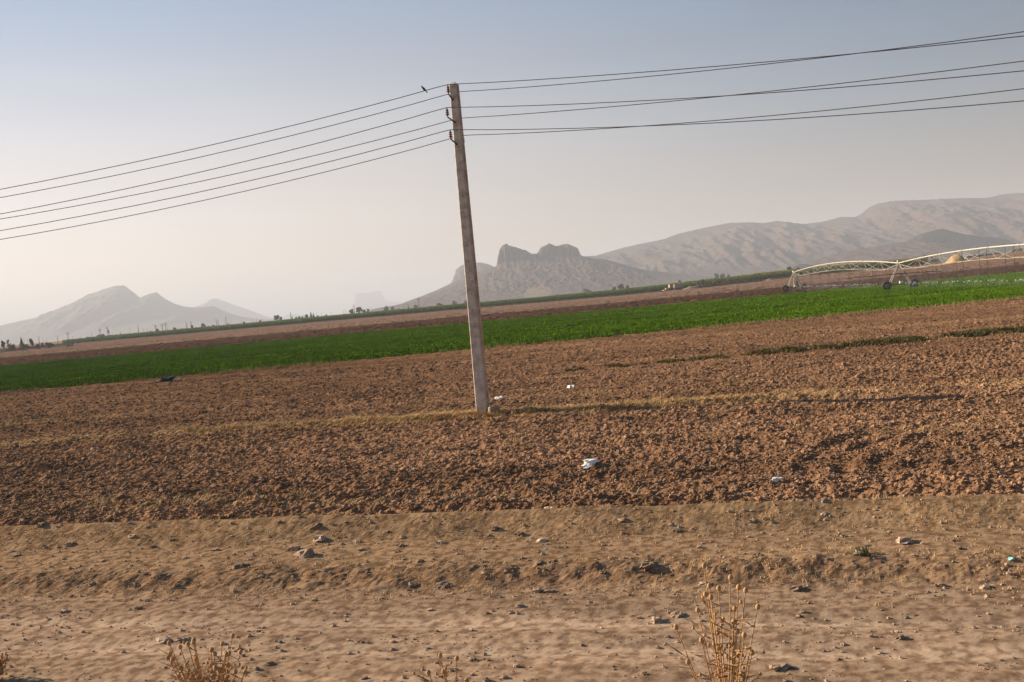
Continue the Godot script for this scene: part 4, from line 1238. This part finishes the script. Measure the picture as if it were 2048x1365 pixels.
func near_things() -> void:
	var rng := RandomNumberGenerator.new()
	rng.seed = 21
	var rocks := []
	for k in 5: rocks.append(rock(rng, 0.9, true))
	# loose clods over the ploughed field and small stones on the track
	var where := [[], [], []]
	var tint := [[], [], []]
	for i in 60000:
		var p := 12.3 * exp(rng.randf() * log(46.0 / 12.3))
		var u := rng.randf_range(-1.0 * p - 1.0, 0.3 * p + 1.0)
		if n_mid.get_noise_2d(u * 0.6, p * 0.8) < -0.12 and rng.randf() < 0.65: continue
		var w := xz(u, p)
		if w.y < green_edge(w.x): continue
		var r := 0.012 * exp(rng.randf() * rng.randf() * 1.5) * (1.0 + p * 0.012)
		var h := near_h(u, p)
		var c := soil(u, p, h) * rng.randf_range(0.75, 1.2)
		var k := i % 3
		where[k].append(Transform3D(Basis.from_euler(Vector3(rng.randf() * 0.7, rng.randf() * TAU, rng.randf() * 0.7)).scaled(Vector3(r * rng.randf_range(0.8, 1.4), r, r)), Vector3(w.x, h + r * 0.15, w.y)))
		tint[k].append(c)
	for k in 3:
		tag(scatter("soil_clods", rocks[k], M.stuff, where[k], tint[k]), ["crumbly brown clods strewn over the ploughed field", "rounder brown clods mixed over the ploughed field", "rougher brown clods mixed over the ploughed field"][k], "soil", "", "stuff")
	var pw := []
	var pt := []
	for i in 9000:
		var p := rng.randf_range(6.4, 12.0)
		var u := rng.randf_range(-1.0 * p - 1.0, 0.3 * p + 1.0)
		if p < 9.6 and n_mid.get_noise_2d(u * 0.7, p * 1.5) < 0.02 and rng.randf() < 0.8: continue
		var w := xz(u, p)
		var r := 0.0042 * exp(rng.randf() * rng.randf() * 1.9)
		var h := near_h(u, p)
		pw.append(Transform3D(Basis.from_euler(Vector3(rng.randf(), rng.randf() * TAU, rng.randf())).scaled(Vector3(r * rng.randf_range(0.8, 1.5), r, r)), Vector3(w.x, h + r * 0.3, w.y)))
		var g := rng.randf_range(0.7, 1.5)
		pt.append(Color(0.36, 0.255, 0.175) * g)
	tag(scatter("gravel", rocks[3], M.stuff, pw, pt), "fine gravel and crumbs on the track and bank", "gravel", "", "stuff")

	# straw along the row of the pole and in streaks over the field
	var lying := blades(rng, 9, 0.04, 0.1, 0.004, 0.12, 3.6, 0.2)
	var standing := blades(rng, 14, 0.08, 0.2, 0.0035, 0.09, 0.9)
	var sw := [[], []]
	var sc := [[], []]
	for i in 6500:
		var along_row := rng.randf() < 0.42
		var p := 22.9 + rng.randfn() * 0.3 if along_row else 12.2 * exp(rng.randf() * log(45.0 / 12.2))
		var u := rng.randf_range(-1.0 * p - 1.0, 0.3 * p + 1.0)
		if along_row:
			if n_mid.get_noise_2d(u * 0.25, 5.0) + 0.25 < rng.randf_range(-0.05, 0.6): continue
		elif n_big.get_noise_2d(u * 0.22, p * 1.9 + 11.0) < 0.16 + 0.25 * rng.randf(): continue
		var w := xz(u, p)
		if w.y < green_edge(w.x): continue
		if along_row and absf(u + 7.0) > 3.0 + rng.randf() * 9.0: continue
		var k := 1 if along_row and rng.randf() < 0.02 else 0
		var s := rng.randf_range(0.7, 1.4)
		sw[k].append(Transform3D(Basis(Vector3.UP, rng.randf() * TAU).scaled(Vector3.ONE * s), Vector3(w.x, near_h(u, p) + 0.015, w.y)))
		var g := rng.randf_range(0.7, 1.15)
		sc[k].append(Color(0.56 * g, 0.37 * g, 0.17 * g))
	for i in 1700:
		var u := -7.2 + rng.randfn() * 3.3
		var p := 22.75 + rng.randfn() * 0.3 * (1.0 + 0.08 * absf(u + 7.0))
		if n_mid.get_noise_2d(u * 0.4, p * 0.8 + 60.0) < rng.randf_range(-0.5, 0.2): continue
		var w := xz(u, p)
		sw[0].append(Transform3D(Basis(Vector3.UP, rng.randf() * TAU).scaled(Vector3.ONE * rng.randf_range(0.7, 1.3)), Vector3(w.x, near_h(u, p) + 0.015, w.y)))
		var g := rng.randf_range(0.75, 1.15)
		sc[0].append(Color(0.62 * g, 0.40 * g, 0.17 * g))
	tag(scatter("straw", lying, M.stuff, sw[0], sc[0]), "golden straw lying in streaks across the ploughed field", "straw", "", "stuff")
	tag(scatter("dry_stubble", standing, M.stuff, sw[1], sc[1]), "standing dry stubble along the row of the pole", "dry grass", "", "stuff")
	# short dry grass on the bank, the bench and the field edges
	var dry := blades(rng, 12, 0.015, 0.05, 0.0026, 0.07, 1.6)
	var dw := []
	var dc := []
	for i in 3600:
		var pick := rng.randf()
		var p := 0.0
		if pick < 0.5: p = 11.85 + rng.randfn() * 0.28
		elif pick < 0.78: p = 10.15 + rng.randfn() * 0.3
		elif pick < 0.9: p = rng.randf_range(10.4, 11.6)
		else: p = rng.randf_range(9.3, 10.2)
		if p > 12.25: continue
		var u := rng.randf_range(-1.0 * p - 1.0, 0.3 * p + 1.0)
		if n_mid.get_noise_2d(u * 0.5, p * 2.0) < rng.randf_range(-0.5, 0.35): continue
		var w := xz(u, p)
		var s := rng.randf_range(0.5, 1.3)
		dw.append(Transform3D(Basis(Vector3.UP, rng.randf() * TAU).scaled(Vector3.ONE * s), Vector3(w.x, near_h(u, p), w.y)))
		var g := rng.randf_range(0.7, 1.15)
		dc.append(Color(0.54 * g, 0.37 * g, 0.19 * g))
	tag(scatter("dry_grass", dry, M.stuff, dw, dc), "short straw-coloured grass on the earth bank", "dry grass", "", "stuff")
	# dry and green fringe where the green crop meets the soil
	var fw := []
	var fc := []
	for i in 3000:
		var x := rng.randf_range(-42.0, 46.0)
		var near := rng.randf() < 0.6
		var z := green_edge(x) + 0.9 + rng.randfn() * 0.35 if near else far_edge(x * 2.1) - 0.6 + rng.randfn() * 0.35
		if not near: x *= 2.1
		if n_mid.get_noise_2d(x * 0.12, 20.0) < rng.randf_range(-0.3, 0.4): continue
		var s := rng.randf_range(1.0, 2.0)
		fw.append(Transform3D(Basis(Vector3.UP, rng.randf() * TAU).scaled(Vector3.ONE * s), Vector3(x, 0.0, z)))
		var g := rng.randf_range(0.7, 1.15)
		fc.append(Color(0.36 * g, 0.25 * g, 0.12 * g))
	tag(scatter("dry_fringe", standing, M.stuff, fw, fc), "dry grass fringe along both edges of the green crop", "dry grass", "", "stuff")
	# strip of weeds across the right of the field
	var weed := blades(rng, 22, 0.06, 0.24, 0.012, 0.2, 1.3)
	var ww := []
	var wc := []
	for i in 2600:
		var x := rng.randf_range(1.8, 25.0)
		var thick := smoothstep(1.0, 15.0, x)
		var z := -35.5 + rng.randfn() * (0.16 + 0.2 * thick)
		if n_mid.get_noise_2d(x * 0.55, 40.0) + 0.35 * thick < rng.randf_range(-0.1, 0.45): continue
		var s := rng.randf_range(0.4, 0.9) * (0.6 + 0.55 * thick)
		ww.append(Transform3D(Basis(Vector3.UP, rng.randf() * TAU).scaled(Vector3(s * 1.3, s, s * 1.3)), Vector3(x, ground_at(x, z), z)))
		var g := rng.randf_range(0.7, 1.2)
		wc.append(Color(0.10 * g, 0.092 * g, 0.035 * g).lerp(Color(0.32, 0.23, 0.11), 0.3 if rng.randf() < 0.3 else 0.0))
	tag(scatter("weeds", weed, M.leaf, ww, wc), "straggling strip of dull green weeds across the ploughed field", "weeds", "", "stuff")

	# stones one can pick out: x, z, radius
	var stones := [[-7.00, -14.28, 0.103], [-5.66, -14.13, 0.097], [-7.21, -13.73, 0.066], [-6.98, -13.46, 0.065], [-6.36, -13.68, 0.088], [-5.45, -13.60, 0.076], [-5.04, -13.22, 0.074], [-4.81, -13.33, 0.054], [-4.04, -12.73, 0.072], [-2.78, -13.00, 0.125], [-2.69, -12.71, 0.153], [-2.36, -12.41, 0.060], [-2.95, -12.39, 0.109], [-2.76, -12.06, 0.194], [-3.51, -11.84, 0.152], [-2.17, -12.46, 0.080], [-2.07, -12.05, 0.077], [-1.59, -12.39, 0.070], [-1.59, -12.06, 0.078], [-1.08, -12.01, 0.068], [-1.28, -11.32, 0.091], [-0.20, -12.67, 0.092], [0.28, -12.62, 0.142], [-0.12, -12.03, 0.077], [0.15, -11.67, 0.113], [0.02, -11.85, 0.057], [-0.42, -12.23, 0.088], [0.75, -12.50, 0.121], [0.97, -12.45, 0.070], [1.14, -11.91, 0.086], [1.72, -11.50, 0.065], [0.09, -10.80, 0.087], [0.23, -10.81, 0.078], [1.24, -10.40, 0.142], [0.74, -10.41, 0.067], [-1.32, -10.78, 0.078], [-0.98, -10.65, 0.128], [0.03, -10.21, 0.098], [0.16, -10.17, 0.074], [-4.74, -11.73, 0.094], [-5.32, -11.93, 0.077], [-5.28, -11.03, 0.089], [-4.39, -10.90, 0.096], [-3.50, -9.67, 0.093], [-3.69, -9.70, 0.109], [-1.06, -9.89, 0.056], [1.10, -9.05, 0.095], [1.30, -9.11, 0.095], [1.71, -9.91, 0.072], [2.54, -9.51, 0.107], [3.83, -9.25, 0.074], [4.16, -9.07, 0.073], [2.38, -10.38, 0.058], [3.92, -10.34, 0.150], [3.35, -10.08, 0.089], [4.33, -9.96, 0.056], [2.59, -11.44, 0.074], [2.63, -11.16, 0.045], [4.03, -11.48, 0.111], [3.47, -11.56, 0.065], [2.96, -8.06, 0.071], [1.85, -7.63, 0.104], [2.34, -7.73, 0.050], [-1.48, -8.23, 0.040], [-0.84, -8.11, 0.046], [-0.58, -8.41, 0.068], [-2.40, -8.73, 0.070], [-2.77, -9.88, 0.056], [-0.15, -9.76, 0.078], [3.40, -11.34, 0.055], [-3.45, -12.12, 0.049], [-4.37, -12.49, 0.060], [-5.52, -12.73, 0.051]]
	stones.sort_custom(func(a, b): return a[0] / -a[1] < b[0] / -b[1])
	var sn := {}
	var i := 0
	for s in stones:
		var p := up_of(s[0], s[1]).y
		var zone := "on the dirt track" if p < 9.75 else ("at the foot of the earth step" if p < 10.55 else ("on the flat bench" if p < 11.35 else "on the grassy bank"))
		var tone := "pale" if i % 3 == 0 else ("tan" if i % 3 == 1 else "dark")
		var size := "large" if s[2] > 0.1 else "small"
		var key: String = size + tone + zone
		var n: int = sn.get(key, 0)
		sn[key] = n + 1
		var o := put("stone", rocks[i % 5], [M.pale_stone, M.stone, M.dark_stone][i % 3])
		var r: float = s[2] * 0.56
		o.transform = Transform3D(Basis.from_euler(Vector3(rng.randf_range(-0.3, 0.3), rng.randf() * TAU, rng.randf_range(-0.3, 0.3))).scaled(Vector3(r * rng.randf_range(0.95, 1.3), r * rng.randf_range(0.62, 0.9), r)), Vector3(s[0], ground_at(s[0], s[1]) + r * 0.08, s[1]))
		tag(o, "%s %s stone %s, %s such stone from the left" % [size, tone, zone, ORD[n]], "stone", "stones on the track and bank")
		i += 1

	# litter
	var litter := [[Vector3(-0.47, 0, -27.44), 0.12, M.white_plastic, "white_rag", "crumpled white rag on the soil just behind the pole", "litter"], [Vector3(1.61, 0, -29.27), 0.15, M.white_plastic, "paper_scrap", "small white paper scrap before the strip of weeds", "litter"], [Vector3(1.02, 0, -15.6), 0.15, M.white_plastic, "plastic_bag", "crumpled white plastic bag on the middle of the ploughed field", "plastic bag"], [Vector3(3.35, 0, -13.12), 0.075, M.white_plastic, "paper_scrap", "flat white scrap beside the curved wheel ruts", "litter"], [Vector3(-1.85, 0, -16.7), 0.06, M.white_plastic, "paper_scrap", "tiny white scrap on the soil left of the plastic bag", "litter"],
		[Vector3(-18.2, 0, -52.3), 0.34, M.blue_plastic, "blue_tarpaulin", "dark blue tarpaulin lying on the edge of the green crop", "tarpaulin"], [Vector3(-17.75, 0, -52.3), 0.12, M.white_plastic, "white_sack", "small white sack lying behind the blue tarpaulin", "sack"], [Vector3(28.2, 0, -152.0), 0.3, M.orange_plastic, "orange_bag", "orange plastic bag on the dark soil beyond the green crop", "plastic bag"], [Vector3(46.5, 0, -211.4), 0.28, M.orange_plastic, "pink_scrap", "pinkish scrap on the tilled soil left of the end wheels", "litter"], [Vector3(4.62, 0, -9.49), 0.035, M.mint_plastic, "plastic_scrap", "mint green plastic scrap at the right end of the earth step", "litter"], [Vector3(0.16, 0, -11.33), 0.022, M.mint_plastic, "plastic_scrap", "tiny mint green plastic scrap on the flat bench", "litter"]]
	for l in litter:
		var o := put(l[3], rock(rng, 1.7, true), l[2])
		var y := ground_at(l[0].x, l[0].z) if l[0].z > -50.0 else rise(l[0].x, l[0].z) + 0.05
		o.position = Vector3(l[0].x, y + l[1] * 0.2, l[0].z)
		o.scale = Vector3(1.0, 0.52, 0.6) * l[1]
		o.rotation.y = l[0].x
		tag(o, l[4], l[5])

	# dry plants at the near edge of the track
	var dp := [[1.1, -5.95, 1.3, "tall dry brown thistle with round seed heads beside the track", 20, 0.42], [-2.35, -6.9, 0.86, "bushy dry rust-brown plant at the near edge of the track", 46, 0.55], [-0.62, -6.6, 0.72, "thin sparse dry stalks in the middle of the near track edge", 9, 0.42], [-5.0, -9.0, 0.22, "flat clump of dry straw at the left end of the track", 22, 0.4]]
	for d in dp:
		var o := thing("dry_plant", d[3], "plant", Vector3(d[0], -0.32, d[1]))
		var st := tool()
		var hd := tool()
		var lf := tool()
		lf.set_smooth_group(-1)
		for k in d[4]:
			var a := rng.randf() * TAU
			var hh: float = d[2] * rng.randf_range(0.6, 1.0)
			var rr: float = d[5] * rng.randf_range(0.1, 0.55) * d[2]
			var p0 := Vector3(cos(a) * 0.04, 0, sin(a) * 0.04)
			var p2 := Vector3(cos(a) * rr, hh, sin(a) * rr)
			var p1 := p0.lerp(p2, 0.5) + Vector3(cos(a), 0, sin(a)) * -0.04
			tube(st, [p0, p1, p2], [0.006, 0.0045, 0.003], 5)
			lathe(hd, [Vector2(0, -0.012), Vector2(0.012, -0.004), Vector2(0.017, 0.008), Vector2(0.011, 0.022), Vector2(0, 0.03)], p2, (p2 - p1).normalized(), 7)
			for b in 13:
				var t := rng.randf_range(0.1, 0.95)
				var q := p0.lerp(p1, t * 2.0) if t < 0.5 else p1.lerp(p2, t * 2.0 - 1.0)
				var a2 := rng.randf() * TAU
				var tip := q + Vector3(cos(a2), rng.randf_range(0.0, 0.9), sin(a2)) * rng.randf_range(0.05, 0.13)
				tube(st, [q, tip], [0.003, 0.0015], 4)
				var side := Vector3(-sin(a2), 0.2, cos(a2)) * 0.009
				quad(lf, q, q.lerp(tip, 0.5) - side, tip, q.lerp(tip, 0.5) + side)
				if rng.randf() < 0.4: lathe(hd, [Vector2(0, -0.008), Vector2(0.011, 0.0), Vector2(0.007, 0.014), Vector2(0, 0.02)], tip, Vector3.UP, 6)
		put("stalks", done(st), mat(Color(0.44, 0.25, 0.11), 0.9), o)
		put("seed_heads", done(hd), mat(Color(0.47, 0.27, 0.125), 0.9), o)
		put("leaves", done(lf), mat(Color(0.36, 0.2, 0.085), 0.9), o)
	# small green tufts on the bench
	for g in [[3.37, -10.05, "small olive-green tuft on the flat bench"], [-4.0, -13.9, "small dull green tuft at the field's near edge"]]:
		var o := put("weed_tuft", blades(rng, 40, 0.05, 0.13, 0.006, 0.09, 1.2), mat(Color(0.1, 0.11, 0.03), 0.9))
		o.position = Vector3(g[0], ground_at(g[0], g[1]), g[1])
		tag(o, g[2], "plant")
